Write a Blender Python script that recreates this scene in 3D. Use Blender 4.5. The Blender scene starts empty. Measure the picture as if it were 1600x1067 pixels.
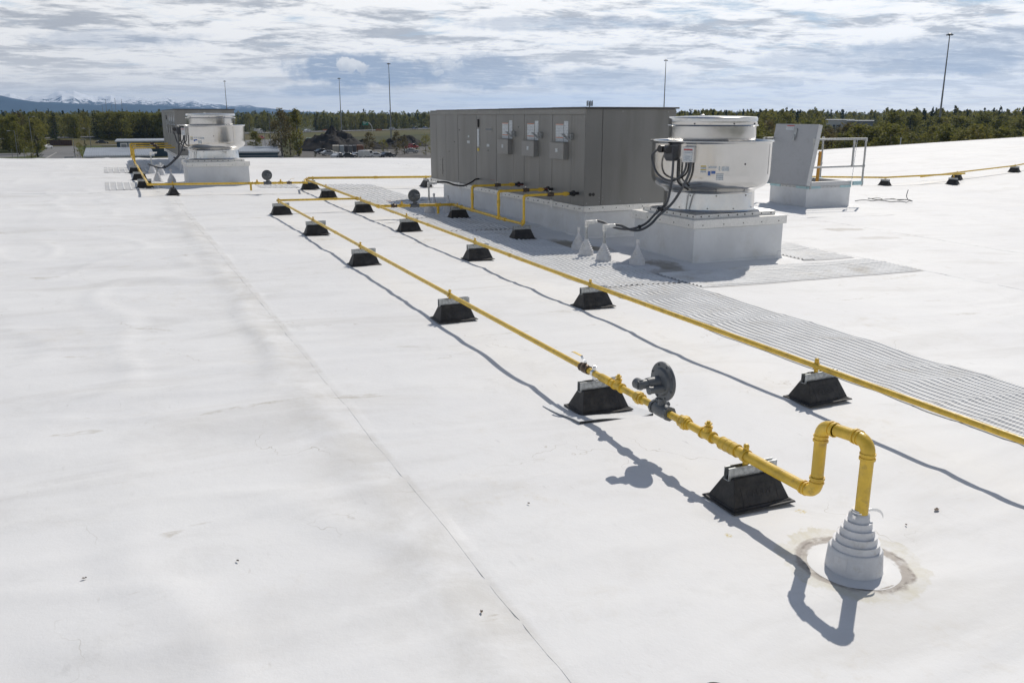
import bpy, bmesh, math, random
from math import pi, sin, cos, radians
from mathutils import Vector, Matrix, noise
random.seed(7)
S = bpy.context.scene
COL = S.collection
V = Vector

# ------------------------------------------------------------------ camera
PITCH = 14.7048; HEAD = 24.75
cam = bpy.data.objects.new('camera', bpy.data.cameras.new('camera'))
COL.objects.link(cam)
cam.location = (0, 0, 2.0)
cam.rotation_euler = (radians(90 - PITCH), 0, radians(-HEAD))
cam.data.sensor_width = 36; cam.data.lens = 1347 / 1600 * 36
cam.data.clip_start = .05; cam.data.clip_end = 40000
S.camera = cam

# ------------------------------------------------------------------ sun, sky, exposure
SUN = V((.77, .655, 1.0)).normalized()          # towards the sun
sun = bpy.data.objects.new('sun', bpy.data.lights.new('sun', 'SUN'))
COL.objects.link(sun)
sun.data.energy = 3.45; sun.data.angle = radians(.5); sun.data.color = (1, .94, .855)
sun.rotation_euler = SUN.to_track_quat('Z', 'Y').to_euler()
S.view_settings.view_transform = 'Standard'; S.view_settings.look = 'None'
S.view_settings.exposure = -.08; S.view_settings.gamma = 1
S.view_settings.use_curve_mapping = False
S.render.engine = 'CYCLES'
S.cycles.max_bounces = 5; S.cycles.volume_bounces = 0; S.cycles.transparent_max_bounces = 8


class NT:
    """small node helper"""
    def __init__(s, tree): s.t = tree; s.n = tree.nodes; s.l = tree.links
    def node(s, kind, ins=None, **props):
        n = s.n.new(kind)
        for k, v in props.items(): setattr(n, k, v)
        for k, v in (ins or {}).items():
            sock = n.inputs[k]
            if isinstance(v, bpy.types.NodeSocket): s.l.new(v, sock)
            else: sock.default_value = v
        return n
    def math(s, op, a, b=0.0, c=0.0, clamp=False):
        return s.node('ShaderNodeMath', {0: a, 1: b, 2: c}, operation=op, use_clamp=clamp).outputs[0]
    def vmath(s, op, a, b=(0, 0, 0)):
        n = s.node('ShaderNodeVectorMath', {0: a}, operation=op)
        if isinstance(b, bpy.types.NodeSocket): s.l.new(b, n.inputs[1])
        elif isinstance(b, (int, float)): n.inputs['Scale'].default_value = b
        else: n.inputs[1].default_value = b
        return n.outputs['Value'] if op in ('DOT_PRODUCT', 'LENGTH', 'DISTANCE') else n.outputs[0]
    def noise(s, vec, scale, detail=4, rough=.5, dist=0.0, out='Fac'):
        return s.node('ShaderNodeTexNoise', {'Vector': vec, 'Scale': scale, 'Detail': detail, 'Roughness': rough, 'Distortion': dist}).outputs[out]
    def ramp(s, f, a, b, lo=0.0, hi=1.0, smooth=True):
        n = s.node('ShaderNodeMapRange', {0: f, 1: a, 2: b, 3: lo, 4: hi})
        n.interpolation_type = 'SMOOTHSTEP' if smooth else 'LINEAR'
        return n.outputs[0]
    def mix(s, f, a, b, mode='MIX'):
        n = s.node('ShaderNodeMix', data_type='RGBA', blend_type=mode)
        for i, v in ((0, f), (6, a), (7, b)):
            if isinstance(v, bpy.types.NodeSocket): s.l.new(v, n.inputs[i])
            else: n.inputs[i].default_value = v if i == 0 else (tuple(v) + (1,))[:4]
        return n.outputs[2]


def build_world():
    w = bpy.data.worlds.new('World'); S.world = w; w.use_nodes = True
    w.node_tree.nodes.clear(); N = NT(w.node_tree)
    tc = N.node('ShaderNodeTexCoord').outputs['Generated']
    d = N.vmath('NORMALIZE', tc)
    sky = N.node('ShaderNodeTexSky', sky_type='NISHITA', sun_disc=False)
    sky.sun_elevation = math.asin(SUN.z); sky.sun_rotation = math.atan2(SUN.x, SUN.y)
    sky.air_density = 1.0; sky.dust_density = .6; sky.ozone_density = 1.5
    sep = N.node('ShaderNodeSeparateXYZ', {0: d})
    z = N.math('MAXIMUM', sep.outputs[2], 0.0)
    k = N.math('DIVIDE', 1.0, N.math('ADD', z, .085))
    p = N.node('ShaderNodeCombineXYZ', {0: N.math('MULTIPLY', sep.outputs[0], k), 1: N.math('MULTIPLY', sep.outputs[1], k), 2: 0.0}).outputs[0]
    rot = N.node('ShaderNodeMapping', {'Vector': p, 'Rotation': (0, 0, radians(20)), 'Scale': (1.0, 1.2, 1)}).outputs[0]
    big = N.noise(rot, .36, 4, .5, .4)
    mid = N.noise(rot, 1.7, 12, .66, .25)
    rot2 = N.vmath('ADD', rot, (13.1, 4.7, 0))
    belly = N.noise(rot2, 1.5, 12, .66, .3)
    wisp = N.noise(N.vmath('ADD', rot, (3.3, 21.0, 0)), 5.0, 10, .68, .3)
    cs = N.math('MAXIMUM', N.vmath('DOT_PRODUCT', d, tuple(SUN)), 0.0)
    lobe = N.math('POWER', cs, 3.0)
    # cloud seen edge-on closes up towards the horizon, blue gaps open overhead
    amt = N.math('ADD', N.math('ADD', N.math('MULTIPLY', mid, .6), N.math('MULTIPLY', big, .4)), N.math('MULTIPLY', N.ramp(z, .02, .60), -.14))
    cover = N.ramp(amt, .345, .47)
    thick = N.ramp(N.math('ADD', N.math('ADD', N.math('MULTIPLY', belly, .62), N.math('MULTIPLY', wisp, .2)), N.math('MULTIPLY', big, .18)), .474, .572)
    thick = N.math('MULTIPLY', thick, N.math('ADD', .60, N.math('MULTIPLY', wisp, .75)), clamp=True)
    def scaled(col, k, f):
        return N.mix(1.0, col, N.node('ShaderNodeCombineXYZ', {0: N.math('ADD', k, N.math('MULTIPLY', lobe, f)), 1: N.math('ADD', k, N.math('MULTIPLY', lobe, f)), 2: N.math('ADD', k, N.math('MULTIPLY', lobe, f))}).outputs[0], 'MULTIPLY')
    hz = N.math('SUBTRACT', 1.0, N.ramp(z, .20, .46))            # long light path through low cloud
    white = scaled((1.0, .99, .98), 2.1, 3.6); white = N.mix(hz, white, scaled((1.01, 1.0, .985), 9.9, 3.4))
    grey = scaled((.88, .94, 1.05), 1.25, 1.7); grey = N.mix(hz, grey, scaled((.93, .965, 1.03), 5.2, 1.7))
    cloud = N.mix(thick, white, grey)
    blue = N.mix(hz, N.mix(1.0, sky.outputs[0], (.88, .85, .82), 'MULTIPLY'), (5.2, 6.5, 7.8))
    c = N.mix(cover, blue, cloud)
    veil = N.math('SUBTRACT', 1.0, N.ramp(z, .0, .085))
    c = N.mix(N.math('MULTIPLY', veil, .68), c, N.mix(N.ramp(lobe, .08, .4), (12.0, 11.4, 10.6), (11.5, 11.1, 10.6)))
    # blue-grey cloud banks low in the sky, and small cumulus puffs before them
    def local(az, el):
        f = V((sin(radians(az)) * cos(radians(el)), cos(radians(az)) * cos(radians(el)), sin(radians(el))))
        r = V((f.y, -f.x, 0)).normalized(); u = r.cross(f)
        return N.vmath('DOT_PRODUCT', d, tuple(r)), N.vmath('DOT_PRODUCT', d, tuple(u)), N.vmath('DOT_PRODUCT', d, tuple(f))
    dw = N.node('ShaderNodeMapping', {'Vector': d, 'Scale': (1, 1, 2.6)}).outputs[0]
    wob = N.math('SUBTRACT', N.noise(dw, 9, 8, .62, .3), .5)
    wobf = N.math('SUBTRACT', N.noise(d, 60, 7, .6, .2), .5)
    def blob(az, el, wx, wy, edge, amp, ampf, keep):
        x, y, f = local(az, el)
        q = N.math('ADD', N.math('POWER', N.math('ABSOLUTE', N.math('DIVIDE', x, wx)), 2.0), N.math('POWER', N.math('ABSOLUTE', N.math('DIVIDE', y, wy)), 2.0))
        q = N.math('ADD', q, N.math('ADD', N.math('MULTIPLY', wob, amp), N.math('MULTIPLY', wobf, ampf)))
        return N.math('MULTIPLY', N.math('MULTIPLY', N.math('SUBTRACT', 1.0, N.ramp(q, 1 - edge, 1 + edge)), N.math('GREATER_THAN', f, 0.0)), keep), y
    for az, el, wx, wy, kp in ((15.5, 2.75, .10, .015, 1.0), (22.5, 2.7, .07, .016, .75), (12.5, 1.5, .05, .006, .6), (32.0, 2.2, .10, .012, .5), (47, 3.1, .12, .014, .45), (2.0, 4.2, .10, .010, .45),
                               (58, 3.5, .2, .02, .5), (-16, 3, .15, .015, .6), (85, 3, .2, .02, .6), (28, 5.5, .10, .008, .5)):
        m, _ = blob(az, el, wx, wy, .5, 4.5, 1.4, kp)
        m = N.math('MULTIPLY', m, N.ramp(wisp, .36, .50, .62, 1.0))
        c = N.mix(m, c, (4.0, 4.7, 5.9))
    for az, el, wx, wy in ((14.75, 3.02, .013, .0072), (20.9, 3.05, .011, .006), (20.0, 2.6, .009, .004), (42.0, 1.9, .015, .004)):
        m, y = blob(az, el, wx, wy, .30, 3.6, 7.0, .95 if az == 14.75 else .6)
        sh = N.ramp(N.math('ADD', y, N.math('MULTIPLY', wobf, .022)), -.007, .003)
        c = N.mix(m, c, N.mix(sh, (6.4, 6.7, 7.2), (9.2, 9.2, 9.2)))
    bg = N.node('ShaderNodeBackground', {'Color': c, 'Strength': .1})
    out = N.node('ShaderNodeOutputWorld', {'Surface': bg.outputs[0]})


build_world()

# ------------------------------------------------------------------ materials
MATS = {}


def mat(name, col, rough=.6, rnd_dust=None, metal=0.0, var=.12, vscale=8.0, bump=0.0, bscale=60.0, speck=None, spec=.5, coat=0.0, dirt=None, rvar=0.0, streak=False):
    if name in MATS: return MATS[name]
    m = bpy.data.materials.new(name); m.use_nodes = True
    N = NT(m.node_tree); b = N.n['Principled BSDF']
    tc = N.node('ShaderNodeTexCoord').outputs['Object']
    if streak: tc = N.node('ShaderNodeMapping', {'Vector': tc, 'Scale': (1, 1, .12)}).outputs[0]
    n = N.noise(tc, vscale, 5, .6)
    lo = tuple(c * (1 - var) for c in col); hi = tuple(min(1, c * (1 + var)) for c in col)
    c = N.mix(N.ramp(n, .3, .7), lo, hi)
    if speck:
        c = N.mix(N.ramp(N.noise(tc, speck[1], 3, .6), speck[2], speck[2] + .08), c, speck[0])
    if dirt:
        dn = N.noise(tc, dirt[1], 6, .7)
        c = N.mix(N.math('MULTIPLY', N.ramp(dn, .5, .75), dirt[2]), c, dirt[0])
    if rnd_dust:
        r_ = N.node('ShaderNodeObjectInfo').outputs['Random']
        up = N.node('ShaderNodeSeparateXYZ', {0: N.node('ShaderNodeNewGeometry').outputs['Normal']}).outputs[2]
        k = N.math('MULTIPLY', N.ramp(N.noise(N.vmath('ADD', tc, N.node('ShaderNodeCombineXYZ', {0: N.math('MULTIPLY', r_, 9.0), 1: r_, 2: r_}).outputs[0]), 14, 6, .7), .35, .75), N.math('ADD', .15, N.math('MULTIPLY', r_, .65)))
        c = N.mix(N.math('MULTIPLY', k, N.ramp(up, -.1, .7, .45, 1.0)), c, rnd_dust)
    N.l.new(c, b.inputs['Base Color'])
    b.inputs['Roughness'].default_value = rough; b.inputs['Metallic'].default_value = metal
    b.inputs['Specular IOR Level'].default_value = spec; b.inputs['Coat Weight'].default_value = coat
    if rvar: N.l.new(N.ramp(N.noise(tc, vscale * 2.3, 4), .3, .7, rough - rvar, rough + rvar), b.inputs['Roughness'])
    if bump:
        bn = N.node('ShaderNodeBump', {'Height': N.noise(tc, bscale, 4, .6), 'Strength': bump, 'Distance': .01})
        N.l.new(bn.outputs[0], b.inputs['Normal'])
    MATS[name] = m
    return m


YEL = mat('yellow_gas_paint', (.76, .50, .055), .42, var=.13, vscale=11, bump=.16, bscale=70, coat=.05, dirt=((.30, .20, .07), 16, .6), rvar=.1, speck=((.16, .12, .07), 95, .70))
YELD = mat('yellow_post_paint', (.62, .30, .03), .45)
BLK = mat('black_rubber', (.018, .018, .02), .62, rnd_dust=(.09, .086, .08), var=.25, bump=.12, bscale=90, dirt=((.07, .068, .065), 6, .6))
BLKL = mat('embossed_rubber', (.035, .035, .038), .5, var=.1)
GALV = mat('galvanized_steel', (.40, .42, .43), .46, metal=.65, var=.32, vscale=38, rvar=.1)
GALV2 = mat('galvanized_flashing', (.82, .81, .78), .45, metal=.2, var=.10, vscale=60, rvar=.08, dirt=((.45, .44, .40), 7, .4))
ZINC = mat('bright_zinc', (.72, .73, .74), .25, metal=1, var=.1)
BRNZ = mat('brown_brass', (.13, .095, .065), .45, metal=.6, var=.3, vscale=30)
REG = mat('regulator_grey', (.115, .125, .135), .42, var=.12, vscale=12, bump=.05)
BOOT = mat('white_rubber_boot', (.66, .67, .69), .5, var=.07, vscale=14, bump=.15, bscale=30, dirt=((.40, .37, .31), 12, .6), speck=((.36, .33, .28), 40, .74))
WHT = mat('white_plastic', (.72, .72, .72), .45)
CURB = mat('membrane_on_curb', (.70, .715, .73), .5, var=.06, vscale=2.2, bump=.4, bscale=4, dirt=((.50, .48, .43), 3.4, .35))
ALU = mat('spun_aluminium', (.60, .595, .585), .19, metal=1, var=.03, vscale=2.0, rvar=.03, dirt=((.62, .60, .57), 3, .2))
ALUD = mat('dull_aluminium', (.60, .60, .60), .42, metal=.85, var=.12, vscale=20, rvar=.08)
RTUM = mat('grey_cabinet_paint', (.212, .211, .202), .42, rvar=.08, var=.09, vscale=1.4, streak=True, spec=.5, dirt=((.145, .14, .125), 2.2, .5))
RTUF = mat('grey_cabinet_fascia', (.235, .232, .22), .42, var=.05, vscale=3)
CAPD = mat('dark_roof_edge', (.06, .062, .065), .5)
RTUB = mat('grey_box_paint', (.25, .25, .245), .45, var=.04)
DARK = mat('dark_gap', (.03, .03, .03), .7)
CABLE = mat('grey_flex_conduit', (.075, .08, .09), .45, bump=.1, bscale=120)
CABLK = mat('black_cable', (.02, .02, .022), .4)
HATCH = mat('hatch_lid_steel', (.42, .43, .45), .48, metal=.35, var=.08, vscale=120, dirt=((.26, .26, .26), 5, .4), speck=((.28, .28, .28), 60, .62))
HATCHE = mat('pale_hatch_steel', (.55, .56, .57), .42, metal=.35, var=.1, vscale=40)
RAIL = mat('railing_galv', (.44, .45, .45), .40, metal=.7, var=.22, vscale=26, rvar=.1)
ZBLU = mat('bluish_bracket', (.40, .58, .62), .45, metal=.4, var=.1)
REDH = mat('red_handle', (.35, .04, .03), .45)
PAPER = mat('label_paper', (.66, .69, .70), .5, var=.03)
PRINT = mat('label_print', (.30, .33, .36), .6)
ORNG = mat('label_orange', (.55, .16, .05), .5)
REDL = mat('label_red', (.45, .06, .06), .5)
BLUL = mat('label_blue', (.08, .16, .42), .5)
YLBL = mat('label_yellow', (.60, .45, .05), .5)
LOGO = mat('logo_plate', (.15, .165, .19), .5)
STEELP = mat('grey_mast', (.22, .23, .24), .5, metal=.4)


def print_mat(name, base, ink, s):
    m = bpy.data.materials.new(name); m.use_nodes = True
    N = NT(m.node_tree); b = N.n['Principled BSDF']
    tc = N.node('ShaderNodeTexCoord').outputs['Object']
    sep = N.node('ShaderNodeSeparateXYZ', {0: tc})
    ln = N.math('GREATER_THAN', N.math('FRACT', N.math('MULTIPLY', sep.outputs[2], s)), .45)
    wd = N.math('GREATER_THAN', N.noise(tc, s * 1.6, 2), .45)
    c = N.mix(N.math('MULTIPLY', N.math('MULTIPLY', ln, wd), .75), base, ink)
    N.l.new(c, b.inputs['Base Color']); b.inputs['Roughness'].default_value = .5
    return m


LABT = print_mat('printed_notice', (.62, .66, .68), (.25, .28, .33), 38)


def roof_mat():
    m = bpy.data.materials.new('white_roof_membrane'); m.use_nodes = True
    N = NT(m.node_tree); b = N.n['Principled BSDF']
    P = N.node('ShaderNodeTexCoord').outputs['Object']
    sep = N.node('ShaderNodeSeparateXYZ', {0: P}); x, y = sep.outputs[0], sep.outputs[1]
    c = N.mix(N.ramp(N.noise(P, .35, 5, .6), .3, .7), (.75, .752, .755), (.81, .81, .802))
    c = N.mix(N.math('MULTIPLY', N.ramp(N.noise(P, 2.1, 8, .7, .6), .52, .75), .36), c, (.60, .595, .575))
    # broad grey soiling, drawn out across the slope
    dr = N.node('ShaderNodeMapping', {'Vector': P, 'Scale': (.5, 1.6, 1)}).outputs[0]
    c = N.mix(N.math('MULTIPLY', N.ramp(N.noise(dr, .9, 7, .65, .8), .48, .70), .5), c, (.63, .62, .60))
    # soiling that collects left of the long seam
    sd = N.math('SUBTRACT', 1.37, x)
    near = N.math('MULTIPLY', N.ramp(sd, -.02, .02), N.math('SUBTRACT', 1.0, N.ramp(sd, .05, .75)))
    c = N.mix(N.math('MULTIPLY', N.math('MULTIPLY', near, N.ramp(N.noise(P, 2.6, 7, .68, .5), .33, .7)), .5), c, (.52, .50, .455))
    # brown puddle stains with dark rims
    pn = N.noise(dr, 1.25, 5, .55, 1.2)
    rim = N.math('MULTIPLY', N.ramp(pn, .655, .68), N.math('SUBTRACT', 1.0, N.ramp(pn, .68, .74)))
    c = N.mix(N.math('MULTIPLY', N.math('MULTIPLY', rim, N.ramp(N.noise(P, 9, 6, .7), .35, .7)), .62), c, (.42, .38, .30))
    tan = N.math('MULTIPLY', N.ramp(N.noise(P, .8, 4, .6), .5, .7), N.ramp(N.noise(P, 6, 7, .75), .48, .75))
    c = N.mix(N.math('MULTIPLY', tan, .38), c, (.55, .49, .38))
    # scratches and hair lines
    sc = N.node('ShaderNodeTexVoronoi', {'Vector': N.vmath('ADD', P, N.vmath('SCALE', N.noise(P, 1.4, 4, .6, out='Color'), 1.1)), 'Scale': .55}, feature='DISTANCE_TO_EDGE').outputs['Distance']
    hair = N.math('MULTIPLY', N.math('SUBTRACT', 1.0, N.ramp(sc, .0, .0028)), N.ramp(N.noise(P, 1.1, 3), .52, .62))
    c = N.mix(N.math('MULTIPLY', hair, .6), c, (.42, .39, .33))
    # scuffs of shoes and dragged tools, and faint footprints
    for rotz, sx, sy, ofs, a_, col in ((.5, 22, 5, 0, .5, (.47, .46, .46)), (-.4, 26, 7, 31, .4, (.50, .47, .42)), (1.3, 15, 4, 57, .35, (.52, .52, .52))):
        q = N.node('ShaderNodeMapping', {'Vector': P, 'Rotation': (0, 0, rotz), 'Location': (ofs, ofs, 0), 'Scale': (sx, sy, 1)}).outputs[0]
        k = N.math('MULTIPLY', N.ramp(N.noise(q, 1.0, 4, .6), .62, .74), N.ramp(N.noise(N.vmath('ADD', P, (ofs, 3.0, 0)), 1.7, 3, .6), .55, .66))
        c = N.mix(N.math('MULTIPLY', k, a_), c, col)
    ft = N.node('ShaderNodeTexVoronoi', {'Vector': N.node('ShaderNodeMapping', {'Vector': P, 'Rotation': (0, 0, .35), 'Scale': (2.6, 1.0, 1)}).outputs[0], 'Scale': 1.25})
    fm = N.math('MULTIPLY', N.math('SUBTRACT', 1.0, N.ramp(ft.outputs['Distance'], .13, .19)), N.ramp(N.noise(P, 24, 4, .7), .40, .62))
    c = N.mix(N.math('MULTIPLY', N.math('MULTIPLY', fm, N.ramp(N.noise(P, .7, 3, .6), .5, .62)), .22), c, (.50, .49, .47))
    # small dark specks and scuffs
    sp = N.node('ShaderNodeTexVoronoi', {'Vector': P, 'Scale': 2.6}).outputs['Distance']
    spk = N.math('MULTIPLY', N.math('SUBTRACT', 1.0, N.ramp(sp, .012, .028)), N.ramp(N.noise(P, 1.9, 2), .56, .60))
    c = N.mix(N.math('MULTIPLY', spk, N.ramp(N.noise(P, 7, 3), .4, .6)), c, (.18, .16, .13))
    def ring(cx, cy, r0, r1, col, amt, ns, ecc=.0, lo=.35, hi=.65):
        nonlocal c
        dx = N.math('SUBTRACT', x, cx); dy = N.math('SUBTRACT', y, cy)
        r = N.math('SQRT', N.math('ADD', N.math('MULTIPLY', dx, dx), N.math('MULTIPLY', dy, dy)))
        r = N.math('ADD', r, N.math('MULTIPLY', N.math('SUBTRACT', N.noise(P, 7, 5, .65), .5), ecc))
        a = N.math('MULTIPLY', N.ramp(r, r0 - .008, r0 + .012), N.math('SUBTRACT', 1.0, N.ramp(r, r1 - .012, r1 + .008)))
        c = N.mix(N.math('MULTIPLY', N.math('MULTIPLY', a, N.ramp(N.noise(P, ns, 7, .72), lo, hi)), amt), c, col)
    # sealant and flux smears round the big pipe boot
    ring(3.0, 2.66, .215, .345, (.60, .565, .44), .7, 8, .2, .28, .66)
    ring(2.99, 2.655, .203, .268, (.36, .32, .285), .95, 12, .085, .15, .6)
    ring(3.0, 2.65, .238, .252, (.15, .13, .115), .9, 24, .06, .42, .58)
    ring(2.98, 2.66, .200, .209, (.24, .22, .20), .7, 26, .028, .45, .62)
    ring(2.98, 2.66, .272, .280, (.33, .30, .24), .6, 20, .05, .50, .66)
    ring(2.62, 3.10, .0, .022, (.55, .42, .08), .9, 60, .04, .4, .6)
    ring(3.16, 3.18, .0, .028, (.60, .46, .10), .9, 60, .05, .45, .6)
    # dark brown water marks between the units
    def stain(x0, y0, wx, wy, amt):
        nonlocal c
        q = N.math('ADD', N.math('POWER', N.math('DIVIDE', N.math('SUBTRACT', x, x0), wx), 2.0), N.math('POWER', N.math('DIVIDE', N.math('SUBTRACT', y, y0), wy), 2.0))
        q = N.math('ADD', q, N.math('MULTIPLY', N.math('SUBTRACT', N.noise(P, 2.3, 7, .7, .7), .5), 3.4))
        c = N.mix(N.math('MULTIPLY', N.math('SUBTRACT', 1.0, N.ramp(q, .1, 1.1)), amt), c, (.23, .185, .125))
    stain(6.55, 12.0, .4, .7, .85); stain(6.2, 13.6, .35, 1.1, .75); stain(6.75, 11.6, .3, .4, .8)
    stain(5.6, 15.9, .4, .6, .6); stain(6.9, 10.0, .25, .5, .7); stain(6.7, 9.5, .5, .3, .5)
    stain(11.3, 13.0, .6, .25, .35); stain(12.6, 12.3, .7, .22, .45); stain(12.3, 11.2, .6, .2, .3)
    pass
    N.l.new(c, b.inputs['Base Color'])
    b.inputs['Roughness'].default_value = .62; b.inputs['Specular IOR Level'].default_value = .28
    h = N.math('ADD', N.noise(P, 3.0, 6, .62), N.math('MULTIPLY', N.noise(P, 90, 3), .06))
    bn = N.node('ShaderNodeBump', {'Height': h, 'Strength': .45, 'Distance': .014})
    N.l.new(bn.outputs[0], b.inputs['Normal'])
    return m


def mat_ground(name, c1, c2, c3, s1=.02, s2=.3, rough=.9):
    m = bpy.data.materials.new(name); m.use_nodes = True
    N = NT(m.node_tree); b = N.n['Principled BSDF']
    P = N.node('ShaderNodeTexCoord').outputs['Object']
    c = N.mix(N.ramp(N.noise(P, s1, 6, .6), .35, .65), c1, c2)
    c = N.mix(N.math('MULTIPLY', N.ramp(N.noise(P, s2, 6, .7), .45, .7), .6), c, c3)
    N.l.new(c, b.inputs['Base Color']); b.inputs['Roughness'].default_value = rough
    b.inputs['Specular IOR Level'].default_value = .1
    return m


def foliage_mat(name, c1, c2, c3):
    m = bpy.data.materials.new(name); m.use_nodes = True
    N = NT(m.node_tree); b = N.n['Principled BSDF']
    P = N.node('ShaderNodeTexCoord').outputs['Object']
    oi = N.node('ShaderNodeObjectInfo')
    geo = N.node('ShaderNodeNewGeometry')
    c = N.mix(oi.outputs['Random'], c1, c2)
    c = N.mix(N.math('MULTIPLY', N.ramp(N.noise(geo.outputs['Position'], .16, 4, .6), .35, .65), .6), c, c3)
    c = N.mix(N.math('MULTIPLY', geo.outputs['Random Per Island'], .35), c, c2)
    N.l.new(c, b.inputs['Base Color']); b.inputs['Roughness'].default_value = .7
    b.inputs['Specular IOR Level'].default_value = .15
    tr = N.node('ShaderNodeBsdfTranslucent', {'Color': c})
    mx = N.node('ShaderNodeMixShader', {0: .45, 1: b.outputs[0], 2: tr.outputs[0]})
    N.l.new(mx.outputs[0], N.n['Material Output'].inputs['Surface'])
    return m


ROOF = roof_mat()


# ------------------------------------------------------------------ mesh helper
class MB:
    def __init__(s): s.v = []; s.f = []
    def add(s, vs, fs):
        o = len(s.v); s.v += [tuple(p) for p in vs]; s.f += [tuple(i + o for i in f) for f in fs]; return s
    def box(s, x0, x1, y0, y1, z0, z1, R=None, at=None):
        vs = [V((x, y, z)) for z in (z0, z1) for y in (y0, y1) for x in (x0, x1)]
        if R is not None: vs = [R @ p for p in vs]
        if at is not None: vs = [p + V(at) for p in vs]
        return s.add(vs, [(0, 2, 3, 1), (4, 5, 7, 6), (0, 1, 5, 4), (2, 6, 7, 3), (0, 4, 6, 2), (1, 3, 7, 5)])
    def frustum(s, b, t, z0, z1, at=(0, 0)):
        vs = [(at[0] + sx * b[0] / 2, at[1] + sy * b[1] / 2, z0) for sx, sy in ((-1, -1), (1, -1), (1, 1), (-1, 1))] + \
             [(at[0] + sx * t[0] / 2, at[1] + sy * t[1] / 2, z1) for sx, sy in ((-1, -1), (1, -1), (1, 1), (-1, 1))]
        return s.add(vs, [(3, 2, 1, 0), (4, 5, 6, 7)] + [(i, (i + 1) % 4, (i + 1) % 4 + 4, i + 4) for i in range(4)])
    def tube(s, pts, r, n=12, caps=True):
        pts = [V(p) for p in pts]
        rs = r if isinstance(r, (list, tuple)) else [r] * len(pts)
        t0 = (pts[1] - pts[0]).normalized()
        ref = V((0, 0, 1)) if abs(t0.z) < .9 else V((1, 0, 0))
        u = t0.cross(ref).normalized(); o = len(s.v); m = len(pts)
        for i, p in enumerate(pts):
            t = ((pts[min(i + 1, m - 1)] - p).normalized() + (p - pts[max(i - 1, 0)]).normalized())
            t = t.normalized() if t.length > 1e-6 else t0
            u = (u - t * u.dot(t)).normalized(); w = t.cross(u)
            for k in range(n):
                a = 2 * pi * k / n
                s.v.append(tuple(p + (u * cos(a) + w * sin(a)) * rs[i]))
        for i in range(m - 1):
            for k in range(n):
                k2 = (k + 1) % n
                s.f.append((o + i * n + k, o + (i + 1) * n + k, o + (i + 1) * n + k2, o + i * n + k2))
        if caps:
            s.f.append(tuple(o + k for k in range(n)))
            s.f.append(tuple(o + (m - 1) * n + k for k in reversed(range(n))))
        return s
    def lathe(s, prof, c=(0, 0, 0), n=32, axis='Z', caps=True):
        o = len(s.v); m = len(prof)
        for (r, h) in prof:
            for k in range(n):
                a = 2 * pi * k / n; p = (r * cos(a), r * sin(a), h)
                if axis == 'X': p = (p[2], p[0], p[1])
                if axis == 'Y': p = (p[1], p[2], p[0])
                s.v.append((p[0] + c[0], p[1] + c[1], p[2] + c[2]))
        for i in range(m - 1):
            for k in range(n):
                k2 = (k + 1) % n
                s.f.append((o + i * n + k, o + i * n + k2, o + (i + 1) * n + k2, o + (i + 1) * n + k))
        if caps:
            s.f.append(tuple(o + k for k in reversed(range(n))))
            s.f.append(tuple(o + (m - 1) * n + k for k in range(n)))
        return s
    def build(s, name, material, parent=None, world=False, smooth=True, bevel=0, ang=35):
        me = bpy.data.meshes.new(name); vs = s.v
        if world and parent:
            L = world_loc(parent); vs = [(p[0] - L.x, p[1] - L.y, p[2] - L.z) for p in vs]
        me.from_pydata(vs, [], s.f); me.update()
        me.materials.append(material)
        if smooth:
            me.shade_smooth(); me.set_sharp_from_angle(angle=radians(ang))
        o = bpy.data.objects.new(name, me); COL.objects.link(o)
        if parent: o.parent = parent
        if bevel:
            b = o.modifiers.new('bevel', 'BEVEL'); b.width = bevel; b.segments = 2; b.limit_method = 'ANGLE'; b.angle_limit = radians(40)
        return o


def world_loc(o):
    L = V((0, 0, 0))
    while o: L = L + o.location; o = o.parent
    return L


def tag(o, label=None, cat=None, group=None, kind=None):
    if label: o['label'] = label
    if cat: o['category'] = cat
    if group: o['group'] = group
    if kind: o['kind'] = kind
    return o


def thing(name, loc, label, cat, group=None, rz=0):
    o = bpy.data.objects.new(name, None); COL.objects.link(o)
    o.location = loc; o.rotation_euler.z = rz; o.empty_display_size = .2
    return tag(o, label, cat, group)


def kids(root):
    return [o for o in COL.objects if o.parent == root]


def make_copy(rec, loc, label=None, rz=0, scale=(1, 1, 1), skip=()):
    """rec = (root, [(part, [subparts])])"""
    root, parts = rec
    r = root.copy(); COL.objects.link(r); r.location = loc; r.rotation_euler.z = rz; r.scale = scale
    if label: r['label'] = label
    for p, subs in parts:
        if p.name.split('.')[0] in skip: continue
        c = p.copy(); COL.objects.link(c); c.parent = r
        for q in subs:
            e = q.copy(); COL.objects.link(e); e.parent = c
    return r


def record(root):
    return root, [(p, kids(p)) for p in kids(root)]


def text_mesh(txt, size, depth=.002):
    cu = bpy.data.curves.new('t', 'FONT'); cu.body = txt; cu.size = size; cu.extrude = depth
    cu.align_x = 'CENTER'; cu.align_y = 'CENTER'
    to = bpy.data.objects.new('t', cu); COL.objects.link(to)
    bpy.context.view_layer.update()
    me = bpy.data.meshes.new_from_object(to.evaluated_get(bpy.context.evaluated_depsgraph_get()))
    bpy.data.objects.remove(to); bpy.data.curves.remove(cu)
    return me


# ------------------------------------------------------------------ roof surface
KX = [-60, 12, 24.4, 32, 52, 90]; KZ = [1.17, -.234, -.606, -.37, .26, 1.4]


def zr(x, y):
    for i in range(len(KX) - 1):
        if x <= KX[i + 1] or i == len(KX) - 2:
            t = (x - KX[i]) / (KX[i + 1] - KX[i]); return .012 * y + KZ[i] + t * (KZ[i + 1] - KZ[i])


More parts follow.
